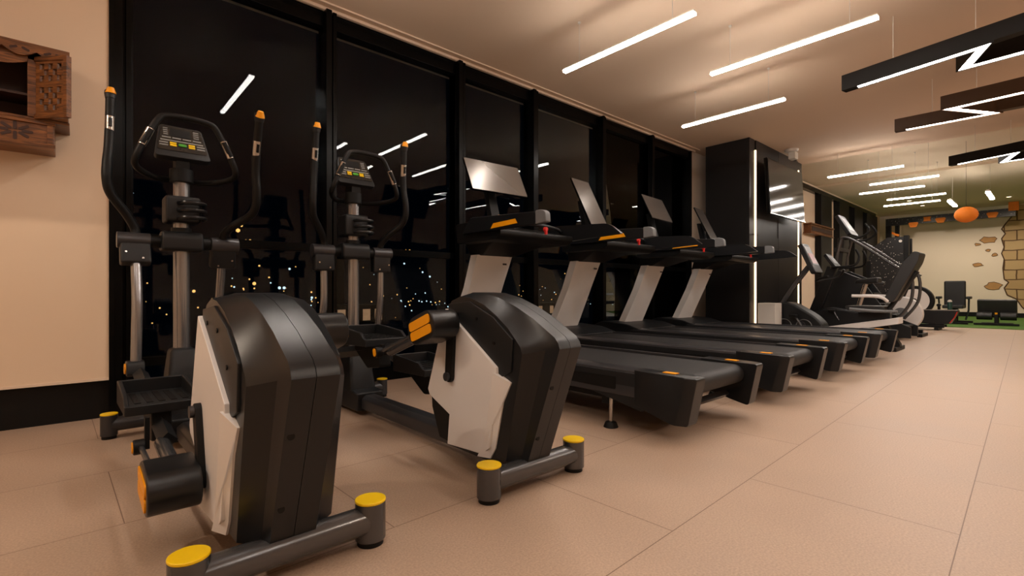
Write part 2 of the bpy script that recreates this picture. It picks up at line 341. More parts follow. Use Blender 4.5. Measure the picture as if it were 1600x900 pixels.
for (c, a, h), w in zip(chips, where):
    n = 11; P = []
    for k in range(n):
        q = 2 * PI * k / n; j = random.uniform(.65, 1.2); P.append((c[0] + a * j * math.cos(q), c[1] + h * j * math.sin(q)))
    t = thing('wall_decal', 'ochre painted ' + w, 'wall patch', (XF, 0, 0), group='painted plaster patches on the far wall')
    b = new(); prism(b, P, -.006, 0, 'x'); obj('patch', b, 'chip', t, sm=False)
    b = new(); tube(b, [(-.006, *p) for p in P + [P[0]]], .007, 6); obj('outline', b, 'outline', t)

# ================================================================== lamps
def strip_light(x, y0, y1, z, label, zc, n=2):
    t = thing('strip_light', label, 'light', (x, (y0 + y1) / 2, z), 0, 'slim white pendant strip lights')
    h = (y1 - y0) / 2
    b = new(); bb(b, -.0165, .0165, -h, h, .006, .022); obj('housing', b, 'white', t, bevel=.003)
    b = new(); bb(b, -.019, .019, -h, h, -.010, .007); obj('diffuser', b, 'lightbar', t)
    for s in (-1, 1):
        b = new(); cyl(b, (0, s * h * .72, .022), (0, s * h * .72, zc - z - .001), .0018, 6); obj('wire', b, 'white', t)
        b = new(); cyl(b, (0, s * h * .72, zc - z - .012), (0, s * h * .72, zc - z), .012, 12); obj('ceiling_mount', b, 'white', t)
SL = [(3.06, 1.60, 2.76, 2.6, ZC, 'white strip light nearest the windows and highest in the photo, at top centre'),
      (4.03, .80, 1.96, 2.6, ZC, 'longest white strip light, right of top centre below the ceiling'),
      (5.08, 1.74, 2.80, 2.6, ZC, 'white strip light just in front of the dark column'),
      (9.10, 1.50, 2.47, 2.6, ZF, 'first white strip light beyond the ceiling step, beside the television'),
      (10.28, 1.25, 2.16, 2.6, ZF, 'second strip light beyond the ceiling step, shifted right and warmer'),
      (11.1, 1.54, 2.49, 2.6, ZF, 'third strip light beyond the ceiling step, with its left end nearer the windows'),
      (12.25, 1.39, 2.28, 2.6, ZF, 'fourth strip light beyond the ceiling step, second from the far wall'),
      (13.1, 1.57, 2.50, 2.6, ZF, 'lowest strip light beyond the ceiling step, closest to the far wall'),
      (1.12, 1.95, 3.10, 2.6, ZC, 'strip light above the two elliptical trainers, seen mirrored in the first window'),
      (2.5, .62, 1.80, 2.6, ZC, 'strip light above the first treadmill, seen mirrored in the second window'),
      (3.25, -.2, .95, 2.6, ZC, 'strip light over the aisle, seen mirrored beside the second elliptical console'),
      (.2, .1, 1.3, 2.6, ZC, 'strip light over the camera end of the room'),
      (-1.4, .9, 2.1, 2.6, ZC, 'strip light by the back wall'),
      (1.2, -1.9, -.7, 2.6, ZC, 'strip light on the aisle side of the camera end'),
      (5.6, -2.2, -1.0, 2.6, ZC, 'strip light by the right wall halfway along')]
for x, y0, y1, z, zc, lab in SL: strip_light(x, y0, y1, z, lab, zc)
def strip_x(x0, x1, y, z, label):
    t = thing('strip_light', label, 'light', ((x0 + x1) / 2, y, z), 0, 'slim white pendant strip lights')
    h = (x1 - x0) / 2
    b = new(); bb(b, -h, h, -.028, .028, .012, .05); obj('housing', b, 'white', t)
    b = new(); bb(b, -h, h, -.032, .032, -.012, .014); obj('diffuser', b, 'lightbar', t)
    b = new(); cyl(b, (0, 0, .05), (0, 0, ZF - z), .0018, 6); obj('wire', b, 'white', t)
strip_x(13.35, 14.25, 1.46, 2.6, 'short diagonal-looking strip light running toward the far wall, left of the lantern')
strip_x(12.67, 13.67, .85, 2.6, 'short upright-looking strip light running toward the far wall, right of the lantern')

def zigzag(P, z, label, body, zc, w=.075, h=.13, emit_from=.12, ext=.55):
    """bent pendant: a band of width w following P in plan"""
    o = Vector((P[0][0], P[0][1], 0)); t = thing('zigzag_light', label, 'light', (o.x, o.y, z), 0, 'zigzag pendant lights')
    Q = [Vector((p[0], p[1])) - Vector((o.x, o.y)) for p in P]
    def band(w):
        Lf, Rt = [], []
        for i, p in enumerate(Q):
            if i == 0: d = (Q[1] - Q[0]).normalized(); n = Vector((-d.y, d.x)); k = 1
            elif i == len(Q) - 1: d = (Q[i] - Q[i - 1]).normalized(); n = Vector((-d.y, d.x)); k = 1
            else:
                d0 = (Q[i] - Q[i - 1]).normalized(); d1 = (Q[i + 1] - Q[i]).normalized()
                n0 = Vector((-d0.y, d0.x)); n1 = Vector((-d1.y, d1.x)); n = (n0 + n1)
                n = n.normalized() if n.length > 1e-4 else n0; k = min(1.9, 1 / max(.12, n.dot(n0)))
            Lf.append(p + n * w / 2 * k); Rt.append(p - n * w / 2 * k)
        return Lf, Rt
    A, B = band(w); a, c = band(w - .016)
    bm = new()
    def wall(p0, p1, q0, q1):
        vs = [bm.verts.new((v.x, v.y, zz)) for zz in (0, h) for v in (p0, p1, q1, q0)]
        for f in ((0, 1, 2, 3), (4, 7, 6, 5), (0, 4, 5, 1), (1, 5, 6, 2), (2, 6, 7, 3), (3, 7, 4, 0)): bm.faces.new([vs[k] for k in f])
    for i in range(len(Q) - 1):
        wall(A[i], A[i + 1], a[i], a[i + 1]); wall(B[i], B[i + 1], c[i], c[i + 1])
    for e in (0, -1):
        wall(A[e], B[e], A[e] * .985 + B[e] * .015, B[e] * .985 + A[e] * .015)
    for i in range(len(Q) - 1):   # lid
        vs = [bm.verts.new((v.x, v.y, h - .004)) for v in (a[i], a[i + 1], c[i + 1], c[i])]; bm.faces.new(vs)
    obj('housing', bm, body, t, sm=False)
    bm = new()
    for i in range(len(Q) - 1):
        s = a[i].lerp(a[i + 1], emit_from if i == 0 else 0); u = c[i].lerp(c[i + 1], emit_from if i == 0 else 0)
        vs = [bm.verts.new((v.x, v.y, .006)) for v in (s, a[i + 1], c[i + 1], u)]; bm.faces.new(vs)
    obj('diffuser', bm, 'lightbar', t, sm=False)
    d = (Q[1] - Q[0]).normalized(); n = Vector((-d.y, d.x)) * w / 2; e0 = Q[1] - d * .02; e1 = Q[1] + d * ext; bm = new(); bmh = []
    vs = [bm.verts.new((v.x, v.y, zz)) for zz in (.012, h) for v in (e0 - n, e1 - n, e1 + n, e0 + n)]
    for f in ((0, 1, 2, 3), (4, 7, 6, 5), (0, 4, 5, 1), (1, 5, 6, 2), (2, 6, 7, 3), (3, 7, 4, 0)): bm.faces.new([vs[k] for k in f])
    obj('unlit_arm', bm, body, t, sm=False)
    bm = new()
    if emit_from > .05:
        vs = [bm.verts.new((v.x, v.y, .004)) for v in (a[0], a[0].lerp(a[1], emit_from), c[0].lerp(c[1], emit_from), c[0])]; bm.faces.new(vs); obj('end_plate', bm, body, t, sm=False)
    else: bm.free()
    for i in range(len(Q) - 1):
        q = Q[i].lerp(Q[i + 1], .4); bm = new(); cyl(bm, (q.x, q.y, h), (q.x, q.y, zc - z - .003), .002, 6); obj('wire', bm, 'white', t)
    return t
zigzag([(4.93, 1.22), (4.76, .34), (5.11, .47), (5.02, -.9)], 2.47, 'largest dark zigzag pendant light at top right', 'lamp_body', ZC)
zigzag([(6.60, 1.16), (6.62, .40), (6.15, .67), (6.06, -.6)], 2.47, 'bronze-sided zigzag pendant light, second from the top at right', 'brown_body', ZC)
zigzag([(8.95, .97), (8.72, .33), (9.22, .47), (9.10, -.6)], 2.47, 'dark zigzag pendant light farthest away, beside the ceiling step', 'lamp_body', ZC)

def downlight(x, y, label, zc=ZC, p=SPOT, ang=140):
    t = thing('downlight', label, 'light', (x, y, zc - .012), 0, 'round recessed ceiling downlights')
    b = new(); cyl(b, (0, 0, 0), (0, 0, .012), .06, 24); obj('ring', b, 'white', t)
    b = new(); cyl(b, (0, 0, -.004), (0, 0, 0), .045, 24); obj('lens', b, 'dl', t)
    L = bpy.data.lights.new('lamp', 'SPOT'); L.energy = p; L.color = (1.0, 0.82, 0.64); L.spot_size = R(ang); L.spot_blend = .6; L.shadow_soft_size = .05
    lo = bpy.data.objects.new('lamp', L); C.objects.link(lo); lo.parent = t; lo.location = (0, 0, -.03)
for x, y, w in [(-1.6, 2.6, 'in the back corner by the left wall'), (-.6, -.8, 'behind the camera'), (2.2, -1.2, 'over the near end of the aisle'), (5.0, -1.4, 'over the middle of the aisle'), (7.8, -1.2, 'over the aisle across from the column')]:
    downlight(x, y, 'small round ceiling downlight ' + w, ZC, SPOT * (1.6 if x < -1 else 1))
for x, y, w in [(11.2, -.6, 'over the aisle beyond the ceiling step'), (14.5, -.4, 'over the turf edge'), (17.7, 2.5, 'close to the far wall above the left of the hanging frame'), (17.7, .8, 'close to the far wall above the lantern'), (16.5, 2.6, 'above the speckled tower')]:
    downlight(x, y, 'small round ceiling downlight ' + w, ZF - .055 if x > 12.9 else ZF, SPOT * (1.8 if x > 17 else 1.2), 165 if x > 17 else 140)

# ================================================================== elliptical trainers
def stadium(cy, cz, L, r, ang, n=10):
    P = []
    for s in (1, -1):
        for k in range(n + 1):
            q = -PI / 2 + PI * k / n
            x = s * (L / 2 + r * math.cos(q)); y = s * r * math.sin(q)
            P.append((cy + x * math.cos(ang) - y * math.sin(ang), cz + x * math.sin(ang) + y * math.cos(ang)))
    return P
def elliptical(loc, rz, label, left_up, swing):
    t = thing('elliptical_trainer', label, 'elliptical trainer', loc, rz, 'elliptical trainers by the window')
    W = .228
    # rear stabiliser
    b = new(); cyl(b, (-W + .02, 0, .072), (W - .02, 0, .072), .041, 32); obj('rear_stabilizer', b, 'steel', t)
    def foot(x, y, r=.044, top=.125):
        b = new(); cyl(b, (x, y, .016), (x, y, top), r, 36); f = obj('foot', b, 'steel_dark' if y > 1 else 'steel', t, bevel=.002)
        b = new(); cyl(b, (x, y, top), (x, y, top + .008), r * 1.02, 36); obj('yellow_cap', b, 'yellow', f, bevel=.003)
        b = new(); cyl(b, (x, y, 0), (x, y, .018), r * .86, 28); obj('rubber_pad', b, 'black', f)
    foot(-W, 0); foot(W, 0)
    FY = 1.86
    b = new(); cyl(b, (-.27, FY, .07), (.29, FY, .07), .036, 28); obj('front_stabilizer', b, 'steel_dark', t)
    foot(-.28, FY, .036, .12); foot(.30, FY, .036, .12)
    # main beam
    b = new(); prism(b, fillet([(-.055, .045), (.055, .045), (.055, .105), (.03, .125), (-.03, .125), (-.055, .105)], .006, 2), .02, 1.5, 'y'); obj('main_beam', b, 'steel_dark', t)
    b = new(); prism(b, [(1.42, .03), (1.90, .03), (1.90, .12), (1.72, .17), (1.42, .14)], -.085, .085); obj('beam_joint', b, 'plastic', t, bevel=.012)
    # post
    b = new(); cyl(b, (0, 1.665, .12), (0, 1.665, 1.36), .036, 32); obj('post', b, 'tube', t)
    b = new()
    loft(b, [[(-.085, 1.50, .12), (.085, 1.50, .12), (.085, 1.74, .12), (-.085, 1.74, .12)], [(-.07, 1.55, .33), (.07, 1.55, .33), (.07, 1.72, .33), (-.07, 1.72, .33)], [(-.055, 1.60, .46), (.055, 1.60, .46), (.055, 1.71, .46), (-.055, 1.71, .46)]])
    obj('post_cover', b, 'plastic', t, bevel=.02, seg=3)
    b = new(); prism(b, [(1.55, .13), (1.60, .44), (1.605, .44), (1.57, .13)], -.018, .018); obj('post_ridge', b, 'plastic_gloss', t, bevel=.004)
    # crossbar
    b = new(); cyl(b, (-.25, 1.665, 1.0), (.25, 1.665, 1.0), .031, 28); obj('crossbar', b, 'black', t)
    b = new(); prism(b, fillet([(1.60, .955), (1.73, .955), (1.73, 1.035), (1.70, 1.055), (1.62, 1.055), (1.60, 1.03)], .02), -.09, .09); obj('hub_cover', b, 'plastic', t, bevel=.012)
    b = new()
    tube(b, [(0, 1.665, 1.04), (0, 1.665, 1.075)], .045, 20)
    obj('collar', b, 'black', t)
    # louvred box
    b = new(); prism(b, fillet([(1.60, 1.10), (1.74, 1.10), (1.74, 1.235), (1.60, 1.235)], .02), -.075, .075); lb = obj('bottle_holder', b, 'plastic', t, bevel=.012)
    for k in range(3):
        z = 1.122 + k * .037
        b = new(); tube(b, smooth([(-.02, 1.60, z), (.0, 1.555, z), (.05, 1.545, z), (.085, 1.57, z), (.09, 1.62, z)], 5), .011, 8); obj('rib', b, 'plastic_gloss', lb)
    # console neck, console, handrail
    b = new(); cyl(b, (0, 1.665, 1.31), (0, 1.665, 1.38), .052, 28); bb(b, -.03, .03, 1.62, 1.72, 1.37, 1.45); obj('console_neck', b, 'black', t, bevel=.004)
    ang = R(62)      # board leans back, face to the user
    cm = Matrix.Translation((0, 1.645, 1.515)) @ Matrix.Rotation(ang, 4, 'X')
    def place(bm): bmesh.ops.transform(bm, matrix=cm, verts=bm.verts)
    board = fillet([(-.122, -.10), (.122, -.10), (.092, .105), (-.092, .105)], .02)
    b = new(); prism(b, board, -.035, .0, 'z'); loft(b, [[(x * .98, y, -.03) for x, y in board], [(x * .6, y * .6, -.075) for x, y in board]]); place(b); cs = obj('console', b, 'plastic', t, bevel=.004)
    b = new(); prism(b, fillet([(-.108, -.062), (.108, -.062), (.084, .095), (-.084, .095)], .012), 0, .003, 'z'); place(b); obj('face_plate', b, 'lcd', cs)
    b = new(); bb(b, -.05, .04, .03, .08, .003, .005); place(b); obj('display', b, 'black', cs)
    b = new()
    for k in range(4): bb(b, .052, .076, .035 + k * .013, .041 + k * .013, .003, .006)
    for k in range(4): bb(b, -.078, -.058, .035 + k * .013, .041 + k * .013, .003, .006)
    for k in range(4): bb(b, -.085 + k * .044, -.048 + k * .044, .014, .022, .003, .006)
    for k in range(2): bb(b, -.098, -.062, -.022 - k * .016, -.014 - k * .016, .003, .006); bb(b, .062, .098, -.022 - k * .016, -.014 - k * .016, .003, .006)
    bb(b, -.092, .092, -.004, .004, .003, .0045)
    place(b); obj('button_print', b, 'print', cs)
    for x0 in (-.054, .026):
        b = new()
        for k in range(2): bb(b, x0, x0 + .028, -.022 - k * .014, -.011 - k * .014, .003, .007)
        place(b); obj('yellow_button', b, 'yellow', cs, bevel=.001)
    b = new(); prism(b, stadium(0, -.024, .02, .008, 0), .003, .008, 'z'); 
    place(b); obj('green_button', b, 'green', cs)
    # handrail loop
    pts = [(-.05, 1.72, 1.33), (-.12, 1.66, 1.325), (-.195, 1.53, 1.335), (-.205, 1.47, 1.37), (-.165, 1.47, 1.47), (-.12, 1.475, 1.565), (-.085, 1.48, 1.59), (0, 1.48, 1.597), (.085, 1.48, 1.59), (.12, 1.475, 1.565), (.165, 1.47, 1.47), (.205, 1.47, 1.37), (.195, 1.53, 1.335), (.12, 1.66, 1.325), (.05, 1.72, 1.33)]
    b = new(); tube(b, smooth(pts, 6), .0145, 14); hr = obj('handrail', b, 'black', t)
    for s in (-1, 1):
        b = new(); tube(b, [(s * .182, 1.463, 1.43), (s * .150, 1.463, 1.51)], .0165, 12); obj('pulse_sensor', b, 'chrome', hr)
        b = new(); tube(b, [(s * .182, 1.458, 1.435), (s * .150, 1.458, 1.505)], .0135, 12); obj('sensor_gap', b, 'black', hr)
    # swing arms
    for s in (-1, 1):
        up = left_up if s < 0 else not left_up
        a = swing * (1 if s > 0 else -1)
        X = s * .215
        cmx = Matrix.Translation((0, 1.665, 1.0)) @ Matrix.Rotation(a, 4, 'X') @ Matrix.Translation((0, -1.665, -1.0))
        def sw(bm): bmesh.ops.transform(bm, matrix=cmx, verts=bm.verts)
        b = new(); cyl(b, (s * .13, 1.665, 1.0), (s * .262, 1.665, 1.0), .039, 28); sl = obj('pivot_sleeve', b, 'steel_dark', t, bevel=.003)
        b = new(); prism(b, fillet([(1.636, .985), (1.636, .875), (1.697, .875), (1.697, .985)], .012), s * .13, s * .252); sw(b)
        bx = obj('arm_bracket', b, 'plastic', t, bevel=.014, seg=3)
        b = new(); disc(b, (s * .165, 1.622, .895), .005, .006, 10, 'y'); disc(b, (s * .23, 1.622, .925), .005, .006, 10, 'y'); sw(b); obj('bolt', b, 'chrome', bx)
        b = new(); tube(b, smooth([(s * .190, 1.665, .90), (s * .190, 1.667, .70), (s * .193, 1.70, .55), (s * .197, 1.74, .38)], 5), .0215, 20); sw(b); obj('lower_arm', b, 'tube', t)
        b = new(); tube(b, smooth([(s * .190, 1.665, 1.0), (s * .190, 1.66, 1.06), (s * .225, 1.625, 1.12), (s * .285, 1.565, 1.19), (s * .300, 1.535, 1.25), (s * .298, 1.53, 1.33), (s * .290, 1.545, 1.42), (s * .285, 1.545, 1.52)], 6), .0205, 16); sw(b)
        h = obj('handle_bar', b, 'black', t)
        b = new(); tube(b, [(s * .285, 1.545, 1.51), (s * .283, 1.537, 1.585)], .0200, 16); sw(b); obj('pulse_plate', b, 'chrome', h)
        b = new(); tube(b, [(s * .2845, 1.524, 1.528), (s * .2835, 1.518, 1.570)], .007, 8, flat=1.2); sw(b); obj('sensor_gap', b, 'black', h)
        b = new(); tube(b, [(s * .2838, 1.5385, 1.572), (s * .281, 1.526, 1.685)], .0195, 16); sw(b); obj('grip', b, 'black', h)
        b = new(); tube(b, [(s * .281, 1.526, 1.68), (s * .2805, 1.524, 1.705), (s * .280, 1.523, 1.72)], [.021, .0245, .0235], 18); sw(b); obj('grip_end', b, 'plastic', h)
        b = new(); tube(b, [(s * .2802, 1.514, 1.704), (s * .280, 1.506, 1.732)], [.0225, .013], 18, flat=.9); sw(b); obj('orange_cap', b, 'orange', h)
        # lower end of the arm after swinging
        e = cmx @ Vector((s * .197, 1.74, .38))
        # crank + roller cover + pedal
        cy, cz = (.345, .61) if up else (.30, .20)
        hub = Vector((s * .148, .36, .39))
        b = new(); v = Vector((0, cy - hub.y, cz - hub.z)); L = v.length; an = math.atan2(v.z, v.y)
        prism(b, stadium((hub.y + cy) / 2, (hub.z + cz) / 2, L, .024, an), s * .138, s * .160); cr = obj('crank_arm', b, 'black', t, bevel=.003)
        b = new(); disc(b, (s * .158, hub.y, hub.z), .018, s * .014, 20, 'x'); obj('crank_bolt', b, 'steel_dark', cr)
        py, pz = (1.05, .50) if up else (1.06, .315)
        an = math.atan2(pz - .06 - cz, py - cy - .2)
        q = Vector((0, math.cos(an), math.sin(an)))
        b = new(); prism(b, stadium(cy + q.y * .03, cz + q.z * .03, .09, .059, an), s * .158, s * .285); rc = obj('roller_cover', b, 'plastic_gloss', t, bevel=.006, seg=3)
        for k in (-1, 1):
            off = Vector((-math.sin(an), math.cos(an))) * .0205 * k
            b = new(); prism(b, fillet([(cy + q.y * .03 + off.x + u * math.cos(an) - w * math.sin(an), cz + q.z * .03 + off.y + u * math.sin(an) + w * math.cos(an)) for u, w in ((-.080, -.0185), (.080, -.0185), (.080, .0185), (-.080, .0185))], .013, 4), s * .284, s * .289); obj('orange_insert', b, 'orange', rc)
        j = Vector((s * .19, cy + .46, cz + (pz - .10 - cz) * .72))
        b = new(); cyl(b, (s * .20, cy + .08 * q.y, cz + .08 * q.z), (j.x, j.y, j.z), .0235, 20); obj('connecting_tube', b, 'steel', t)
        b = new(); cyl(b, (s * .238, j.y, j.z), (s * .272, j.y, j.z), .026, 24); rj = obj('link_joint', b, 'black', t, bevel=.004)
        b = new(); prism(b, stadium(j.y, j.z, .014, .012, R(70)), s * .272, s * .276); obj('orange_disc', b, 'orange', rj)
        b = new(); cyl(b, (s * .25, cy + .05 * q.y, cz + .05 * q.z), (s * .25, j.y, j.z), .0085, 10); obj('tie_rod', b, 'steel', t)
        b = new(); bb(b, s * .226, s * .240, j.y - .012, j.y + .012, j.z - .01, pz - .005); obj('vertical_link', b, 'black', t)
        # pedal beam
        b = new(); tube(b, [(s * .175, j.y - .02, j.z + .01), (s * .175, py, pz - .055), (s * .185, e.y - .06, max(e.z - .02, .2))], .030, 4); bm_ = obj('pedal_beam', b, 'plastic', t)
        b = new(); prism(b, fillet([(py - .16, pz - .13), (py - .02, pz - .15), (py + .14, pz - .06), (py + .12, pz - .01), (py - .14, pz - .01)], .015), s * .14, s * .205); obj('pedal_bracket', b, 'black', t, bevel=.006)
        b = new()
        prism(b, fillet([(e.y - .05, e.z - .035), (e.y + .04, e.z - .035), (e.y + .045, e.z + .035), (e.y - .035, e.z + .035)], .02), s * .165, s * .235); obj('arm_clevis', b, 'plastic', t, bevel=.008)
        b = new(); disc(b, (s * .235, e.y, e.z), .024, s * .006, 20, 'x'); obj('clevis_cap', b, 'orange', t)
        # tray
        cxp = s * .168; a0, a1 = cxp - .115, cxp + .115; y0, y1 = py - .17, py + .17
        b = new()
        bb(b, a0, a1, y0, y1, pz, pz + .012)
        tr = obj('pedal', b, 'plastic', t, bevel=.003)
        b = new()
        prism(b, [(y0, pz - .02), (y1, pz - .03), (y1, pz + .065), (y1 - .03, pz + .065), (y0 + .06, pz + .045), (y0 + .02, pz + .018), (y0, pz + .014)], a0 - .004, a0 + .012)
        prism(b, [(y0, pz - .02), (y1, pz - .03), (y1, pz + .065), (y1 - .03, pz + .065), (y0 + .06, pz + .045), (y0 + .02, pz + .018), (y0, pz + .014)], a1 - .012, a1 + .004)
        bb(b, a0 - .004, a1 + .004, y1 - .014, y1 + .002, pz - .03, pz + .065)
        bb(b, a0 - .004, a1 + .004, y0 - .004, y0 + .008, pz - .022, pz + .014)
        obj('pedal_rim', b, 'plastic', tr, bevel=.004)
        b = new()
        for k in range(5): bb(b, a0 + .03 + k * .038, a0 + .05 + k * .038, y0 + .05, y1 - .06, pz + .012, pz + .0145)
        obj('tread_ribs', b, 'black', tr)
        b = new()
        for k in (0, 1): disc(b, (a0 + .045 + k * .14, y0 + .10 + .05 * k, pz + .012), .007, .003, 12)
        obj('rivets', b, 'chrome', tr)
    # ------------------------------------------------ flywheel shroud
    full = [(-.02, .095), (-.185, .545), (-.178, .565), (-.16, .585), (-.05, .648), (.04, .688), (.14, .722), (.24, .742), (.32, .745), (.39, .725), (.43, .68), (.56, .30), (.42, .095)]
    side = [(.03, .11), (-.06, .52), (-.05, .545), (-.03, .565), (.02, .612), (.085, .655), (.16, .695), (.25, .722), (.32, .728), (.385, .708), (.42, .67), (.55, .30), (.41, .10)]
    mid = [((a[0] * .55 + c[0] * .45), (a[1] * .7 + c[1] * .3)) for a, c in zip(full, side)]
    def ring(x, P): return [(x, y, z) for y, z in P]
    for s in (-1, 1):
        b = new(); loft(b, [ring(s * .0008, full), ring(s * .058, full), ring(s * .072, mid), ring(s * .122, side)])
        obj('shroud_half', b, 'plastic_gloss', t, ang=24)
    sh = t
    for s in (-1, 1):
        b = new()
        # black upper panel
        prism(b, [(.40, .695), (.25, .708), (.10, .652), (-.015, .572), (-.005, .45), (.06, .42), (.13, .40), (.40, .55)], s * .120, s * .130); obj('upper_panel', b, 'plastic', t, bevel=.003)
        # lower dark skirt
        b = new(); prism(b, [(.535, .30), (.38, .235), (.395, .14), (.41, .10), (.47, .105), (.53, .23)], s * .118, s * .129); obj('lower_panel', b, 'black', t, bevel=.003)
        # silver side plate, lighter chamfered strip towards the user
        b = new(); prism(b, [(.405, .675), (.545, .31), (.53, .285), (.375, .225), (.39, .095), (.24, .105), (.15, .11), (.105, .145), (.06, .39), (.065, .46)], s * .125, s * .142); pl = obj('side_plate', b, 'silver', t, bevel=.003)
        b = new()
        v = [(.075, .44), (-.005, .41), (.04, .33), (.085, .145), (.115, .10), (.17, .10), (.135, .15), (.09, .34)]
        loft(b, [[(s * .122, y, z) for y, z in v], [(s * (.150 if k in (0, 6, 5, 7) else .128), y, z) for k, (y, z) in enumerate(v)]]); obj('plate_edge', b, 'silver', pl)
        b = new()
        b.free()
        for y, z in ((.33, .655), (.20, .64), (.09, .55)):
            b = new(); disc(b, (s * .128, y, z), .007, s * .005, 12, 'x'); obj('screw_hole', b, 'black', t)
    for x, z in ((-.042, .40), (-.042, .20)):
        b = new(); f = (z - .095) / .45; y = -.02 - .165 * f; disc(b, (x, y - .002, z), .009, .01, 14, 'y'); obj('screw_hole', b, 'black', t)
    return t
elliptical((.424, 1.36, 0), R(.7), 'nearest elliptical trainer, at the left front beside the tan wall', False, R(17))
elliptical((1.325, 1.35, 0), 0, 'second elliptical trainer, behind the nearest one and before the first treadmill', True, R(1))

# ================================================================== treadmills
def treadmill(loc, label):
    t = thing('treadmill', label, 'treadmill', loc, 0, 'treadmills in a row facing the window')
    H = .415
    for s in (-1, 1):
        b = new(); prism(b, fillet([(s * H, .19), (s * (H - .01), .325), (s * (H - .105), .335), (s * (H - .105), .315), (s * (H - .03), .19)], .004, 2), .30, 2.02, 'y'); obj('side_rail', b, 'steel_dark', t)
        b = new(); prism(b, [(.30, .12), (.62, .185), (2.05, .20), (2.05, .315), (.30, .315)], s * (H - .035), s * (H - .004)); sk = obj('side_skirt', b, 'plastic', t, bevel=.004)
        b = new(); prism(b, fillet([(.46, .215), (1.75, .235), (1.75, .265), (.46, .285)], .008), s * (H - .006), s * (H - .001)); obj('recess_panel', b, 'black', sk)
        # end cap at the rear corner
        P = fillet([(-.0, .33), (.34, .335), (.34, .15), (.10, .095), (.05, .085)], [.02, .0, .01, .02, .02], 4)
        b = new()
        R0 = [(s * (H - .11), y, z) for y, z in P]; R1 = [(s * (H - .02), y, z) for y, z in P]
        R2 = [(s * (H + .0), y + (.05 if y < .15 else 0), z) for y, z in P]
        loft(b, [R0, R1, R2]); ec = obj('end_cap', b, 'plastic_gloss', t, bevel=.003)
        b = new(); bb(b, s * (H - .085), s * (H - .045), .13, .20, .333, .3365); obj('orange_mark', b, 'orange', ec)
        b = new()
        for z in (.16, .215, .27): disc(b, (s * (H - .045), .02 + (.33 - z) * .18, z), .007, .012, 10, 'y')
        obj('screw_hole', b, 'black', ec)
    for s in (-1, 1):
        for y in (.50, 2.2):
            b = new(); cyl(b, (s * .40, y, 0), (s * .40, y, .03), .042, 24, .03); ft = obj('leveling_foot', b, 'black', t, bevel=.004)
            b = new(); cyl(b, (s * .40, y, .03), (s * .40, y, .19), .010, 12); obj('threaded_rod', b, 'chrome', ft)
    b = new(); bb(b, -.34, .34, .5, 2.1, .14, .25); bb(b, -.39, .39, .53, .57, .12, .20); obj('frame', b, 'black', t)
    b = new(); tube(b, [(-.30, .18, .14), (.30, .18, .14)], .022, 4); obj('rear_crossbar', b, 'steel_dark', t)
    # belt: wraps the rear roller
    P = [(2.1, .318)] + [(.13 + .055 * math.cos(q), .263 + .055 * math.sin(q)) for q in [PI / 2 + k * PI / 12 for k in range(13)]] + [(2.1, .208)]
    b = new(); prism(b, P, -.305, .305); obj('running_belt', b, 'belt', t, ang=50)
    b = new(); cyl(b, (-.325, .13, .263), (.325, .13, .263), .03, 20); obj('rear_roller', b, 'steel_dark', t)
    # hood
    P = fillet([(1.90, .315), (2.10, .375), (2.46, .40), (2.60, .34), (2.60, .10), (1.98, .12)], [.0, .05, .06, .06, .03, .02], 5)
    b = new(); prism(b, P, -.405, .405); hd = obj('motor_hood', b, 'plastic', t, bevel=.015, seg=3)
    b = new()
    for k in range(4): box(b, (-.06 + k * .035, 2.28, .390), (.022, .006, .004), rotx(R(4)))
    obj('hood_lettering', b, 'print', hd)
    b = new(); tube(b, [(-.30, 1.915, .328), (.30, 1.915, .328)], .005, 6); obj('hood_lip', b, 'steel', hd)
    # upright: bent sheet with folded sides
    b = new()
    def rg(y, z, w): return [(-w, y + .10, z), (-w, y + .015, z), (-w * .45, y, z), (w * .75, y, z), (w, y + .03, z), (w, y + .10, z)]
    loft(b, [rg(2.27, .37, .20), rg(2.07, .78, .185), rg(1.955, 1.045, .195)]); obj('upright', b, 'upright', t, ang=12)
    b = new(); bb(b, .08, .12, 1.97, 1.975, .97, .985); obj('model_plate', b, 'steel_dark', t)
    b = new(); loft(b, [[(-.17, 1.92, 1.04), (.17, 1.92, 1.04), (.17, 2.10, 1.04), (-.17, 2.10, 1.04)], [(-.30, 1.62, 1.14), (.30, 1.62, 1.14), (.30, 2.0, 1.14), (-.30, 2.0, 1.14)]]); obj('neck', b, 'black', t, bevel=.01)
    # console deck
    b = new(); prism(b, fillet([(1.46, 1.15), (1.52, 1.12), (1.98, 1.12), (2.0, 1.27), (1.86, 1.275), (1.60, 1.215), (1.46, 1.19)], .015), -.385, .385); cs = obj('console', b, 'black', t, bevel=.004)
    b = new(); prism(b, [(1.62, 1.222), (1.86, 1.277), (1.86, 1.281), (1.62, 1.226)], -.2, .2); obj('control_panel', b, 'lcd', cs)
    b = new(); tube(b, smooth([(-.39, 1.60, 1.235), (-.25, 1.52, 1.245), (0, 1.47, 1.25), (.25, 1.52, 1.245), (.39, 1.60, 1.235)], 6), .014, 12); obj('front_handlebar', b, 'plastic', t)
    b = new(); cyl(b, (.02, 1.40, 1.215), (.02, 1.42, 1.215), .015, 20, .018); bb(b, .012, .028, 1.40, 1.415, 1.175, 1.205); obj('emergency_stop', b, 'red', t)
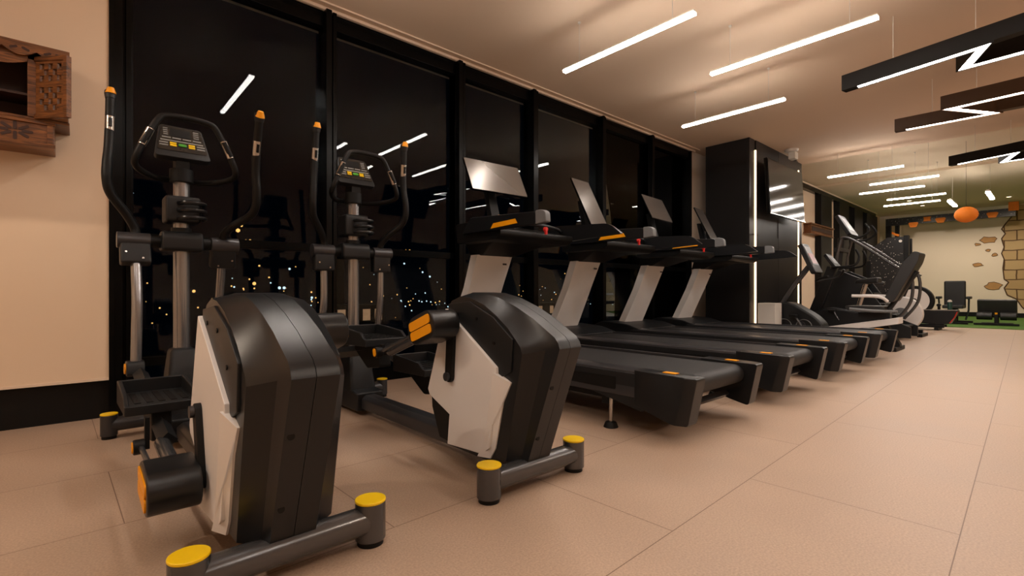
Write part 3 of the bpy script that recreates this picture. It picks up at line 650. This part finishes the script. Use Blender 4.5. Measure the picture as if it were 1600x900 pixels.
    # side wings
    for s in (-1, 1):
        P = fillet([(1.05, 1.18), (1.07, 1.262), (1.78, 1.300), (1.88, 1.18)], [.01, .03, .04, .02], 5) if s < 0 else fillet([(.99, 1.175), (1.10, 1.262), (1.78, 1.300), (1.88, 1.14)], [.01, .06, .04, .02], 6)
        b = new(); 
        loft(b, [[(s * (H - .035), y, z) for y, z in P], [(s * (H - .008), y, z) for y, z in P], [(s * H, 1.5 + (y - 1.5) * .985, 1.235 + (z - 1.235) * .9) for y, z in P]])
        wg = obj('side_wing', b, 'plastic_gloss', t, ang=20)
        P2 = fillet([(.985, 1.185), (.99, 1.25), (1.025, 1.268), (1.08, 1.268), (1.08, 1.178)], [.01, .02, .02, 0, 0], 4)
        if s < 0: b = new(); prism(b, P2, s * (H - .045), s * (H + .002)); obj('grey_grip_end', b, 'greycap', wg, bevel=.006)
        b = new(); prism(b, [(1.27, 1.236), (1.50, 1.228), (1.53, 1.193), (1.25, 1.204)], s * (H - .004), s * (H + .0025)); obj('orange_stripe', b, 'orange', wg)
    # monitor support
    b = new(); prism(b, [(1.93, 1.24), (2.0, 1.24), (2.09, 1.66), (2.05, 1.66)], -.045, .045); ms = obj('monitor_support', b, 'black', t, bevel=.004)
    b = new(); 
    m = Matrix.Translation((0, 1.930, 1.335)) @ Matrix.Rotation(R(78), 4, 'X')
    disc(b, (0, .02, 0), .026, .012, 24); bb(b, -.022, .022, -.03, .01, 0, .010); bmesh.ops.transform(b, matrix=m, verts=b.verts); obj('orange_badge', b, 'orange', ms)
    return t
def monitor(t, yaw, w=.285, h=.155, zc=1.69):
    b = new(); prism(b, fillet([(-w, -h), (w, -h), (w, h), (-w, h)], .008, 3), -.008, .008, 'z'); 
    o = obj('monitor', b, 'black_alu', t, bevel=.002); o.location = (0, 1.97, zc); o.rotation_euler = (R(64), 0, yaw)
    b = new(); prism(b, fillet([(-w + .004, -h + .004), (w - .004, -h + .004), (w - .004, h - .004), (-w + .004, h - .004)], .006, 3), .008, .0105, 'z'); obj('screen', b, 'screen', o)
    b = new(); bb(b, -.06, .06, -.06, .06, -.04, -.008); obj('monitor_mount', b, 'black', o)
TW = [2.60, 3.82, 5.05, 6.27]
lab = ['first treadmill, nearest the elliptical trainers, with the wide orange side stripe in view',
       'second treadmill from the elliptical trainers, its narrow screen turned away from the room',
       'third treadmill from the elliptical trainers, with orange badge showing under its screen',
       'farthest treadmill, standing beside the dark column']
T = treadmill((TW[0], 1.14, 0), lab[0])
Ts = [T] + [dup(T, (x, 1.14, 0), 0, l) for x, l in zip(TW[1:], lab[1:])]
monitor(Ts[0], R(-3)); monitor(Ts[1], R(6), .155, .285, 1.62); monitor(Ts[2], R(6), .265, .16, 1.71); monitor(Ts[3], R(7), .15, .27, 1.62)
b = new(); disc(b, (-.418, .93, .245), .03, -.006, 28, 'x'); ob = obj('orange_disc_badge', b, 'orange', Ts[0])
b = new(); disc(b, (-.424, .93, .256), .008, -.002, 12, 'x'); disc(b, (-.424, .93, .234), .008, -.002, 12, 'x'); obj('badge_hole', b, 'black', ob)

# ================================================================== carved wall cabinet at the left
cb = thing('wall_cabinet', 'carved brown wooden cabinet hanging open on the tan left wall', 'cabinet', (-.62, 3.74, 1.5))
def lx(x): return x + .62
b = new()
XL, XR = lx(-1.15), lx(-.03)
bb(b, XL, XR, -.24, 0, .50, .52); bb(b, XL, lx(-.03), -.22, 0, .135, .15)
bb(b, XL, XL + .02, -.22, 0, .15, .50); bb(b, lx(-.055), lx(-.035), -.22, 0, .15, .50)
obj('case', b, 'wood', cb, bevel=.003)
b = new(); bb(b, XL, lx(-.04), -.012, 0, .15, .50); obj('back_panel', b, 'wooddark', cb)
b = new()
bb(b, lx(-.19), lx(-.035), -.226, -.21, .15, .50)
bb(b, XL, lx(-.035), -.226, -.21, .44, .50)
obj('face_frame', b, 'wood', cb, bevel=.002)
b = new(); bb(b, lx(-.62), lx(-.605), -.2, -.012, .15, .44); bb(b, XL, lx(-.19), -.2, -.012, .26, .272); obj('shelf', b, 'wooddark', cb)
# scalloped valance, double row
b = new()
def scallop(x0, x1, ztop, zb, n, y0, y1):
    P = [(x0, ztop), (x1, ztop)]
    for i in range(n):
        for k in range(9):
            u = x1 - (x1 - x0) * (i + k / 8) / n; P.append((u, zb + .028 * abs(math.cos(PI * k / 8)) if False else zb + .03 * (1 - math.sin(PI * k / 8))))
    v0 = [b.verts.new((p[0], y0, p[1])) for p in P]; v1 = [b.verts.new((p[0], y1, p[1])) for p in P]
    b.faces.new(v0); b.faces.new(v1[::-1])
    for i in range(len(P)): b.faces.new((v0[i], v0[(i + 1) % len(P)], v1[(i + 1) % len(P)], v1[i]))
scallop(XL, XR, .515, .445, 9, -.256, -.242); scallop(XL, lx(-.19), .45, .395, 5, -.236, -.228)
va = obj('valance', b, 'wood', cb)
b = new()
for i in range(9):
    u = XL + (XR - XL) * (i + .5) / 9
    prism(b, stadium(u - .022, .478, .02, .006, R(25)), -.2575, -.256, 'y'); prism(b, stadium(u + .022, .478, .02, .006, R(-25)), -.2575, -.256, 'y')
obj('valance_piercing', b, 'wooddark', va)
# lower carved drawer front
b = new(); bb(b, XL, lx(-.09), -.225, 0, .0, .135); lo = obj('lower_box', b, 'wood', cb, bevel=.003)
b = new(); bb(b, XL, lx(-.085), -.235, -.225, .115, .13); bb(b, XL, lx(-.085), -.235, -.225, .0, .018)
for x in (-.105, -.36, -.62, -.88): bb(b, lx(x) - .012, lx(x) + .012, -.234, -.225, .018, .115)
obj('moulding', b, 'wood', lo, bevel=.002)
b = new()
for x in (-.235, -.49, -.75):
    for q in range(8):
        an = q * PI / 4; 
        prism(b, stadium(lx(x) + .045 * math.cos(an), .067 + .026 * math.sin(an), .03, .007, math.atan2(.6 * math.sin(an), math.cos(an))), -.228, -.2245, 'y')
obj('carved_leaves', b, 'wooddark', lo)
# pierced door swung open
dr = new()
DW, D0, D1 = .17, .15, .445
import itertools
xs = [0, .022, .047, .072, .097, .122, .147, DW]; zs = [D0, .18, .21, .24, .27, .30, .33, .36, .39, .42, D1]
for i in range(len(xs) - 1):
    for k in range(len(zs) - 1):
        solid = i in (0, len(xs) - 2) or k in (0, len(zs) - 2, 5) or (i + k) % 2 == 0 
        if solid: bb(dr, xs[i], xs[i + 1], -.011, .0, zs[k], zs[k + 1])
d = obj('door', dr, 'wood', cb); d.location = (lx(-.15), -.228, 0); d.rotation_euler = (0, 0, R(-48))
b = new(); bb(b, -.006, DW + .004, -.016, .006, D1 - .012, D1 + .012); bb(b, -.006, DW + .004, -.016, .006, D0 - .012, D0 + .012); bb(b, DW - .006, DW + .014, -.018, .008, D0 - .01, D1 + .01); obj('door_frame', b, 'wood', d, bevel=.002)
# solid stand-in for a cabinet reflected in the far glass, between the black pilasters
c2 = thing('wall_cabinet', 'small dark brown stand-in for a cabinet reflected in the far windows, between black pilasters', 'cabinet', (13.1, YW - .02, 2.0))
b = new(); bb(b, -.75, .85, -.14, 0, .09, .27); obj('case', b, 'wood', c2, bevel=.004)
b = new(); bb(b, -.68, .78, -.15, -.14, .13, .23); obj('front_panel', b, 'wooddark', c2, bevel=.004)
b = new(); bb(b, -.8, .9, -.17, 0, .27, .30); bb(b, -.8, .9, -.16, 0, .06, .09); obj('moulding', b, 'wood', c2, bevel=.004)

# ================================================================== machines beyond the treadmills
# recumbent bike
rb = thing('recumbent_bike', 'recumbent exercise bike with tilted console beside the dark column', 'exercise bike', (7.78, 1.25, 0))
b = new(); P = fillet([(1.55, .10), (.95, .10), (.86, .26), (.98, .40), (1.30, .60), (1.52, .58), (1.66, .30)], [.05, .05, .1, .1, .1, .08, .08], 6); prism(b, P, -.14, .14); bd = obj('drive_housing', b, 'plastic', rb, bevel=.03, seg=3)
for y in (1.38, 1.12):
    b = new(); 
    tube(b, [(-.142, y + .10 * math.cos(q), .25 + .10 * math.sin(q)) for q in [k * PI / 12 for k in range(0, 15)]], .006, 6); obj('trim_arc', b, 'greycap', bd)
b = new(); disc(b, (-.15, 1.15, .27), .05, .3, 24, 'x'); obj('crank_hub', b, 'steel_dark', rb)
for s, z in ((-1, .13), (1, -.13)):
    b = new(); tube(b, [(s * .16, 1.15, .27), (s * .16, 1.15 + z * .6, .27 + z)], .015, 8); ca = obj('crank_arm', b, 'steel', rb)
    b = new(); bb(b, s * .17, s * .27, 1.10 + z * .6, 1.20 + z * .6, .25 + z, .29 + z); obj('pedal', b, 'black', ca, bevel=.01)
b = new(); tube(b, smooth([(-.0, 1.60, .14), (0, 1.50, .48), (0, 1.30, .82), (0, 1.10, 1.10)], 6), .045, 14, flat=.8); obj('console_mast', b, 'steel', rb)
b = new(); prism(b, fillet([(-.17, -.22), (.17, -.22), (.14, .24), (-.14, .24)], .04, 5), -.035, .03, 'z'); cs = obj('console', b, 'plastic', rb, bevel=.012, seg=3); cs.location = (0, 1.08, 1.20); cs.rotation_euler = (R(66), 0, 0)
b = new(); prism(b, fillet([(-.13, -.10), (.13, -.10), (.12, .19), (-.12, .19)], .02, 5), .03, .034, 'z'); obj('display', b, 'greycap', cs)
b = new(); bb(b, -.10, .10, -.08, .08, .034, .037); obj('red_screen_area', b, mat('red_tinted_display', (0.30, 0.07, 0.06), 0.3, noise=(20, .2)), cs)
b = new(); tube(b, smooth([(-.2, .92, .92), (-.22, .80, .95), (-.1, .98, .90), (.1, .98, .90), (.22, .80, .95), (.2, .72, 1.05)], 5), .014, 10); obj('front_handlebar', b, 'black', rb)
b = new(); prism(b, [(.06, .42), (.95, .24), (.95, .15), (.06, .34)], -.13, .13); obj('seat_rail', b, 'silver', rb, bevel=.004)
b = new(); prism(b, [(.06, .08), (.20, .34), (.28, .34), (.20, .02), (.06, .02)], -.06, .06); bb(b, -.26, .26, .06, .13, .0, .05); bb(b, -.18, .18, 1.50, 1.58, 0, .10); obj('base_frame', b, 'black', rb, bevel=.006)
b = new(); prism(b, fillet([(.18, .47), (.60, .50), (.62, .56), (.20, .56)], .03), -.20, .20); obj('seat_pad', b, 'leather', rb, bevel=.02, seg=3)
b = new(); P = fillet([(.22, .60), (.10, .62), (-.13, 1.10), (-.16, 1.22), (-.09, 1.24), (.02, 1.10)], .03, 4); prism(b, P, -.19, .19); obj('backrest', b, 'leather', rb, bevel=.03, seg=3)
b = new(); tube(b, [(0, .22, .45), (0, .02, .80), (0, -.10, 1.0)], .03, 10); bb(b, -.06, .06, .16, .5, .38, .47); obj('seat_carriage', b, 'plastic', rb)
for s in (-1, 1):
    b = new(); tube(b, smooth([(s * .20, .16, .62), (s * .26, .24, .68), (s * .27, .52, .69)], 5), .02, 10); ar = obj('side_grip', b, 'silver', rb)
b = new(); tube(b, smooth([(-.25, .05, .50), (-.25, .3, .50), (-.25, .55, .52)], 4), .018, 8); obj('adjust_lever', b, 'greycap', rb)

# stair climber
sc = thing('stair_climber', 'tall stair climber with long sloping silver handrails behind the recumbent bike', 'stair climber', (9.75, 1.35, 0))
b = new(); P = [(.12, .03), (.12, .20), (.35, .30), (.75, .95), (1.05, 1.10), (1.30, 1.0), (1.38, .03)]; prism(b, P, -.30, -.26); prism(b, P, .26, .30); prism(b, [(.95, .03), (1.38, .03), (1.30, 1.0), (1.02, 1.0)], -.26, .26); obj('housing', b, 'plastic', sc, bevel=.01)
for k in range(5):
    b = new(); box(b, (0, .28 + k * .14, .20 + k * .17), (.50, .22, .03)); obj('step', b, 'black', sc, bevel=.004)
for s in (-1, 1):
    b = new(); tube(b, smooth([(s * .30, 1.12, 1.0), (s * .30, 1.05, 1.50), (s * .30, .92, 1.62), (s * .30, .30, 1.13), (s * .30, .12, 1.0), (s * .30, .12, .6), (s * .29, .3, .3)], 6), .022, 12); obj('handrail', b, 'steel', sc)
b = new(); tube(b, [(0, 1.15, 1.0), (0, 1.1, 1.66)], .05, 12); bb(b, -.3, .3, 1.05, 1.13, 1.42, 1.48); obj('mast', b, 'plastic', sc)
b = new(); prism(b, fillet([(-.24, -.19), (.24, -.19), (.20, .22), (-.20, .22)], .05, 5), -.03, .03, 'z'); cs = obj('console', b, 'plastic', sc, bevel=.012, seg=3); cs.location = (0, 1.02, 1.84); cs.rotation_euler = (R(60), 0, 0)
b = new(); prism(b, fillet([(-.16, -.10), (.16, -.10), (.14, .15), (-.14, .15)], .02, 5), .03, .034, 'z'); obj('display', b, 'greycap', cs)
b = new(); tube(b, smooth([(-.2, 1.0, 1.62), (-.24, .80, 1.62), (-.22, .66, 1.72), (-.2, .72, 1.85)], 6), .016, 10); tube(b, smooth([(.2, 1.0, 1.62), (.24, .80, 1.62), (.22, .66, 1.72), (.2, .72, 1.85)], 6), .016, 10); obj('front_grip', b, 'black', sc)

# upright bike with large disc
def disc_bike(loc, label, dz=0):
    t = thing('exercise_bike', label, 'exercise bike', loc)
    b = new(); disc(b, (-.07, .33, .37), .29, .14, 40, 'x'); sh = obj('disc_cover', b, 'silver', t, bevel=.02, seg=3)
    b = new(); disc(b, (-.076, .33, .37), .10, .006, 28, 'x'); obj('cover_ring', b, 'greycap', sh)
    b = new(); bb(b, -.26, .26, .02, .09, 0, .055); bb(b, -.22, .22, 1.05, 1.12, 0, .055); bb(b, -.04, .04, .05, 1.1, .05, .11); obj('base_frame', b, 'black', t, bevel=.008)
    b = new(); tube(b, [(0, .62, .08), (0, .72, .60), (0, .76, .84)], .03, 12); obj('seat_post', b, 'chrome', t)
    b = new(); loft(b, [[(-.05, .55, .86), (.05, .55, .86), (.05, .57, .92), (-.05, .57, .92)], [(-.12, .85, .86), (.12, .85, .86), (.10, .85, .95), (-.10, .85, .95)]]); obj('saddle', b, 'leather', t, bevel=.025, seg=3)
    b = new(); tube(b, [(0, .33, .60), (0, .20, .98)], .03, 12); obj('handlebar_post', b, 'plastic', t)
    b = new(); tube(b, smooth([(-.2, .38, 1.02), (-.22, .12, 1.02), (-.08, .16, 1.0), (.08, .16, 1.0), (.22, .12, 1.02), (.2, .38, 1.02)], 5), .015, 10); obj('handlebar', b, 'black', t)
    b = new(); prism(b, [(.12, .08), (.66, .08), (.86, .62), (.70, .66), (.50, .50)], -.05, .05); obj('frame_cover', b, 'plastic', t, bevel=.02)
    b = new(); tube(b, [(-.10, .52, .36), (-.10, .60, .22)], .014, 8); tube(b, [(.10, .52, .36), (.10, .44, .50)], .014, 8); obj('crank_arm', b, 'steel_dark', t)
    return t
disc_bike((10.45, 1.42, 0), 'exercise bike with a big pale grey disc cover behind the recumbent bike seat')

# upright bike between column and climber: console and silver seat post
ub = thing('upright_bike', 'upright exercise bike with slanted black mast, partly hidden behind the recumbent bike', 'exercise bike', (8.95, 1.45, 0))
b = new(); P = fillet([(.25, .08), (1.25, .08), (1.30, .35), (.95, .50), (.45, .42), (.22, .25)], .06, 5); prism(b, P, -.11, .11); obj('drive_housing', b, 'plastic', ub, bevel=.03, seg=3)
b = new(); prism(b, [(1.10, .35), (1.25, .40), (.98, 1.15), (.84, 1.12)], -.05, .05); obj('mast', b, 'plastic_gloss', ub, bevel=.012)
b = new(); prism(b, fillet([(-.16, -.12), (.16, -.12), (.13, .14), (-.13, .14)], .03, 5), -.025, .025, 'z'); cs = obj('console', b, 'plastic', ub, bevel=.01); cs.location = (0, .92, 1.22); cs.rotation_euler = (R(55), 0, 0)
b = new(); prism(b, fillet([(-.11, -.06), (.11, -.06), (.10, .10), (-.10, .10)], .02, 4), .025, .028, 'z'); obj('display', b, 'greycap', cs)
b = new(); tube(b, smooth([(-.05, .92, 1.12), (-.22, .85, 1.12), (-.23, .58, 1.14), (-.2, .52, 1.26), (-.2, .56, 1.38)], 6), .016, 10); tube(b, smooth([(.05, .92, 1.12), (.22, .85, 1.12), (.23, .58, 1.14), (.2, .52, 1.26), (.2, .56, 1.38)], 6), .016, 10); obj('handlebar', b, 'black', ub)
b = new(); tube(b, [(0, .60, .40), (0, .48, .86)], .032, 12); obj('seat_post', b, 'chrome', ub)
b = new(); loft(b, [[(-.05, .62, .87), (.05, .62, .87), (.05, .60, .93), (-.05, .60, .93)], [(-.13, .30, .87), (.13, .30, .87), (.11, .30, .96), (-.11, .30, .96)]]); obj('saddle', b, 'leather', ub, bevel=.025, seg=3)
b = new(); bb(b, -.24, .24, .25, .32, 0, .06); bb(b, -.24, .24, 1.2, 1.27, 0, .08); obj('base_frame', b, 'black', ub, bevel=.008)
for s, z in ((-1, .15), (1, -.13)):
    b = new(); tube(b, [(s * .13, .80, .30), (s * .13, .80 + z * .5, .30 + z)], .013, 8); ca = obj('crank_arm', b, 'steel', ub)
    b = new(); bb(b, s * .14, s * .23, .76 + z * .5, .85 + z * .5, .285 + z, .315 + z); obj('pedal', b, 'black', ca, bevel=.008)

# white box next to the column
b = new(); bb(b, -.12, .12, -.12, .12, 0, .58); o = obj('waste_bin', b, 'white', bevel=.01); o.location = (7.47, 2.76, 0); tag(o, 'white box bin standing at the foot of the dark column', 'bin')

# rowing machine with flywheel
rw = thing('rowing_machine', 'rowing machine with grey flywheel and black hull with red end stripe, before the turf', 'rowing machine', (12.5, 1.22, 0))
b = new(); disc(b, (-.08, .66, .56), .30, .16, 40, 'x'); fw = obj('flywheel_guard', b, 'black', rw, bevel=.02, seg=3)
b = new(); disc(b, (-.09, .66, .56), .235, .012, 36, 'x'); obj('grey_disc', b, 'silver', fw)
b = new(); disc(b, (-.10, .66, .56), .05, .012, 20, 'x'); obj('hub_badge', b, 'chrome', fw)
b = new(); P = [(.0, .38), (.02, .34), (.12, .13), (.30, .10), (.9, .16), (.95, .36)]; prism(b, fillet(P, .02, 3), -.12, .12); hl = obj('hull', b, 'plastic_gloss', rw, bevel=.012)
b = new(); bb(b, -.125, .125, .02, .95, .38, .395); obj('top_rail', b, 'chrome', rw)
b = new(); tube(b, [(-.123, .02, .36), (-.123, .06, .25), (-.123, .13, .14)], .008, 6); obj('red_stripe', b, 'red', hl)
b = new(); bb(b, -.25, .25, .28, .34, 0, .05); bb(b, -.25, .25, .72, .78, 0, .05); bb(b, -.20, -.14, .2, .8, .05, .10); bb(b, .14, .20, .2, .8, .05, .10); tube(b, [(0, .31, .03), (0, .31, .14)], .03, 8); tube(b, [(0, .75, .03), (0, .75, .18)], .03, 8); obj('base_frame', b, 'black', rw, bevel=.005)
b = new(); tube(b, [(-.06, .30, .48), (.06, .30, .48)], .03, 12); tube(b, [(0, .30, .39), (0, .30, .48)], .02, 8); obj('handle', b, 'black', rw)
bt = thing('water_bottle', 'dark green water bottle with white lid standing on the rowing machine', 'bottle', (12.5, 1.36, .395))
b = new(); tube(b, [(0, 0, 0), (0, 0, .12), (0, 0, .15)], [.036, .036, .026], 20); obj('body', b, mat('dark_green_bottle', (0.01, 0.05, 0.04), .25, noise=(5, .1)), bt)
b = new(); tube(b, [(0, 0, .15), (0, 0, .175), (0, 0, .19)], [.036, .032, .012], 20); obj('lid', b, 'white', bt)

# padded chair machine
ch = thing('seated_exercise_machine', 'black padded exercise seat with tall backrest and armrests on the turf', 'exercise machine', (15.2, 1.58, .012))
b = new(); bb(b, .10, .19, -.19, .19, .34, .98); obj('backrest', b, 'leather', ch, bevel=.03, seg=3)
b = new(); bb(b, -.28, .12, -.18, .18, .34, .42); obj('seat_pad', b, 'leather', ch, bevel=.02, seg=3)
for s in (-1, 1):
    b = new(); bb(b, -.25, .12, s * .22, s * .30, .56, .62); ar = obj('armrest', b, 'leather', ch, bevel=.015)
    b = new(); tube(b, [(-.08, s * .26, .56), (-.02, s * .25, .30), (0, s * .2, .08)], .018, 8); obj('armrest_strut', b, 'steel', ar)
b = new(); bb(b, .18, .26, -.05, .05, .03, .85); bb(b, -.5, .3, -.04, .04, .03, .10); bb(b, -.5, -.44, -.28, .28, 0, .05); bb(b, .24, .30, -.3, .3, 0, .05); bb(b, -.12, -.04, -.04, .04, .05, .35); obj('frame', b, 'black', ch, bevel=.005)
# abdominal bench
ab = thing('workout_bench', 'low black padded workout bench with roller pads on the green turf', 'bench', (14.9, .86, .012))
b = new(); box(b, (.10, 0, .36), (.09, .62, .40), roty(R(-14))); obj('back_pad', b, 'leather', ab, bevel=.02, seg=3)
for s in (-1, 1):
    b = new(); cyl(b, (-.10, s * .06, .20), (-.10, s * .31, .20), .085, 24); obj('roller_pad', b, 'leather', ab, bevel=.01)
b = new(); tube(b, [(-.10, -.33, .20), (-.10, .33, .20)], .015, 8); bb(b, -.14, .22, -.03, .03, .05, .11); bb(b, -.20, -.12, -.35, .35, 0, .045); bb(b, .16, .24, -.25, .25, 0, .045); bb(b, -.15, -.06, -.03, .03, .04, .24); bb(b, .10, .18, -.03, .03, .05, .3); obj('frame', b, 'black', ab, bevel=.005)
b = new(); cyl(b, (-.13, 0, .24), (-.13, 0, .275), .025, 16); obj('adjust_knob', b, 'orange', ab)

# speckled tower
tw = thing('weight_tower', 'black weight tower with pale-speckled side panel and sloping top beyond the stair climber', 'exercise machine', (14.0, 2.30, .012))
b = new(); prism(b, [(0, .1), (0, 1.98), (.30, 1.98), (.55, 1.80), (.66, 1.55), (.66, .1)], -.02, .02); sp = obj('speckled_panel', b, 'dotted', tw, bevel=.01)
b = new(); bb(b, -.06, .10, -.09, .0, 0, 2.0); bb(b, -.05, .05, .62, .70, 0, 1.45); bb(b, -.3, .4, -.09, -.02, 0, .06); bb(b, -.3, .4, .62, .70, 0, .06); bb(b, .3, .38, -.09, 0, 0, 1.95); obj('frame', b, 'black', tw, bevel=.006)
b = new(); disc(b, (.0, .06, 1.88), .03, -.04, 16, 'x'); obj('badge', b, 'white', tw)
b = new(); cyl(b, (-.03, -.16, 1.25), (-.03, -.10, 1.25), .03, 12); obj('side_knob', b, 'black', tw)
# weight bench in front of the tower
wb = thing('weight_bench', 'dark bench with silver side rails between the climber and the speckled tower', 'bench', (12.2, 2.95, 0))
b = new(); bb(b, -.15, .15, -.5, .6, .42, .50); obj('pad', b, 'leather', wb, bevel=.02)
b = new(); bb(b, -.2, .2, -.45, -.38, 0, .06); bb(b, -.2, .2, .5, .57, 0, .06); bb(b, -.03, .03, -.42, -.36, .05, .42); bb(b, -.03, .03, .5, .56, .05, .42); obj('frame', b, 'black', wb)
for s in (-1, 1):
    b = new(); tube(b, [(s * .18, -.45, .95), (s * .18, -.1, .95)], .025, 10); tube(b, [(s * .18, -.2, .42), (s * .18, -.2, .95)], .02, 8); obj('arm', b, 'chrome', wb)

# black hanging frame with bunting
hf = thing('pull_up_frame', 'long black star-speckled beam frame fixed along the top of the far wall', 'frame', (18.9, 0, 0))
b = new(); bb(b, -.07, .07, .72, 3.55, 2.78, 3.0); obj('beam', b, 'dotted', hf, bevel=.004)
b = new(); bb(b, -.07, .07, 3.42, 3.55, .012, 2.78); bb(b, -.05, .05, 3.22, 3.32, .012, 2.78); obj('post', b, 'black', hf, bevel=.004)
for y in (.78, 2.0, 3.4):
    b = new(); bb(b, .07, .58, y - .04, y + .04, 2.84, 2.94); obj('wall_arm', b, 'black', hf)
names = ['bowl-shaped orange decoration nearest the left end of the beam', 'small square orange decoration second along the beam', 'bowl-shaped orange decoration just left of the lantern', 'bowl-shaped orange decoration right of the lantern', 'square orange decoration at the right end of the beam', 'little orange bat decoration on the left post']
items = [(2.87, 2.80, 'b'), (2.55, 2.90, 's'), (2.25, 2.87, 'b'), (1.17, 2.90, 'b'), (.77, 3.06, 's2'), (3.30, 2.55, 's3')]
for (y, z, k), n in zip(items, names):
    b = new()
    if k == 'b': prism(b, [(y - .12, z), (y - .07, z - .12), (y + .07, z - .12), (y + .12, z), (y + .09, z + .03), (y - .09, z + .03)], 18.80, 18.828)
    elif k == 's': prism(b, [(y - .09, z - .07), (y + .09, z - .07), (y + .07, z), (y + .09, z + .06), (y - .09, z + .06), (y - .07, z)], 18.80, 18.828)
    elif k == 's2': prism(b, [(y - .11, z - .14), (y + .09, z - .14), (y + .09, z + .1), (y - .11, z + .1)], 18.80, 18.828)
    else: prism(b, [(y - .10, z - .06), (y, z - .02), (y + .08, z + .04), (y + .1, z - .02), (y + .02, z - .08), (y - .08, z - .12)], 18.80, 18.832)
    tag(obj('party_decoration', b, 'bunting', sm=False), n, 'decoration', 'orange party decorations on the beam')
# paper lantern
b = new()
bmesh.ops.create_uvsphere(b, u_segments=40, v_segments=24, radius=.15)
for v in b.verts:
    a = math.atan2(v.co.z, math.hypot(v.co.x, v.co.y)); k = 1 + .012 * math.cos(a * 26); v.co *= k; v.co.z *= .86
la = thing('paper_lantern', 'round orange paper lantern hanging in front of the black beam', 'lantern', (10.9, .985, 2.01))
obj('shade', b, 'lantern', la, ang=80)
b = new(); cyl(b, (0, 0, .125), (0, 0, ZF - 2.01), .002, 6); obj('string', b, 'black', la)
b = new(); cyl(b, (0, 0, .122), (0, 0, .133), .03, 16); obj('top_ring', b, 'black', la)

# ================================================================== night city outside
F_ = (math.cos(R(48.2)), math.sin(R(48.2))); R_ = (math.sin(R(48.2)), -math.cos(R(48.2)))
b1, b2 = new(), new()
def lamp_at(bm, x, y, z, s): 
    bmesh.ops.create_icosphere(bm, subdivisions=1, radius=s, matrix=Matrix.Translation((x, y, z)))
for k in range(190):
    y = random.uniform(55, 95); x = random.uniform(-3, 100)
    z = random.choice([random.gauss(-.5, 2.2), random.gauss(1, 5), random.gauss(-1, 1.0)])
    lamp_at(random.choice((b1, b1, b2)), x, y, z, random.uniform(.05, .13) * y / 70)
for x, z, r_ in [(15.4, 8.55, .34), (15.8, 9.2, .22), (16.3, 7.15, .42), (15.85, 7.1, .4), (16.8, 7.35, .22), (15.1, 8.9, .18), (17.3, 1.75, .3), (17.9, 4.1, .16), (10.6, .75, .25), (10.4, 6.6, .2), (40.3, 7.3, .28), (39.6, 7.25, .3), (30.1, 6.3, .16)]: lamp_at(b1, x, 70, z, r_ * .8)
for x, z, r_ in [(20.4, 1.2, .26), (21.0, 1.2, .26), (24.7, -.15, .22), (27.2, 3.5, .2), (27.7, 1.0, .16), (21.7, 3.8, .2), (36.8, 5.8, .2), (39.3, 5.2, .2), (42.7, 3.9, .2), (44.1, 3.2, .22), (34.7, 6.0, .2)]: lamp_at(b2, x, 70, z, r_ * .8)
for k in range(34): lamp_at(random.choice((b1, b2, b2)), 34 + k * .75 + random.uniform(-.3, .3), 62, random.choice((-.6, -.7, -1.4, -2.0)) - k * .02, .11)
o = obj('city_lights', b1, 'citywarm', sm=False); tag(o, 'scattered warm street lamps of the night city outside the windows', 'city lights'); o['kind'] = 'stuff'
o = obj('city_lights', b2, 'citycool', sm=False); tag(o, 'scattered cool white lamps of the night city outside the windows', 'city lights'); o['kind'] = 'stuff'
for x, y, w, z0, z1, nm in [(20.5, 45, 5.0, -12, -.6, 'low lit building outside behind the second elliptical trainer'), (12.0, 48, 3.0, -12, -1.8, 'low building outside behind the nearest elliptical trainer'), (24.6, 60, 1.2, -12, 6.5, 'slim tall tower outside the second window'), (52.0, 50, 7.0, -12, -1.0, 'wide low building outside behind the treadmills')]:
    t = thing('distant_building', 'dark ' + nm, 'building', (x, y, z0), 0)
    b = new(); bb(b, -w / 2, w / 2, 0, 4, 0, z1 - z0); obj('walls', b, 'night', t, sm=False)
    n = max(1, int(w / 1.1)); H_ = z1 - z0
    for i in range(n):
        if (i * 7 + int(x)) % 3 == 0 and n > 2: continue
        b = new(); bb(b, -w / 2 + (i + .2) * w / n, -w / 2 + (i + .8) * w / n, -.05, 0, H_ - 1.5, H_ - .4); obj('lit_window', b, 'facadelit', t, sm=False)
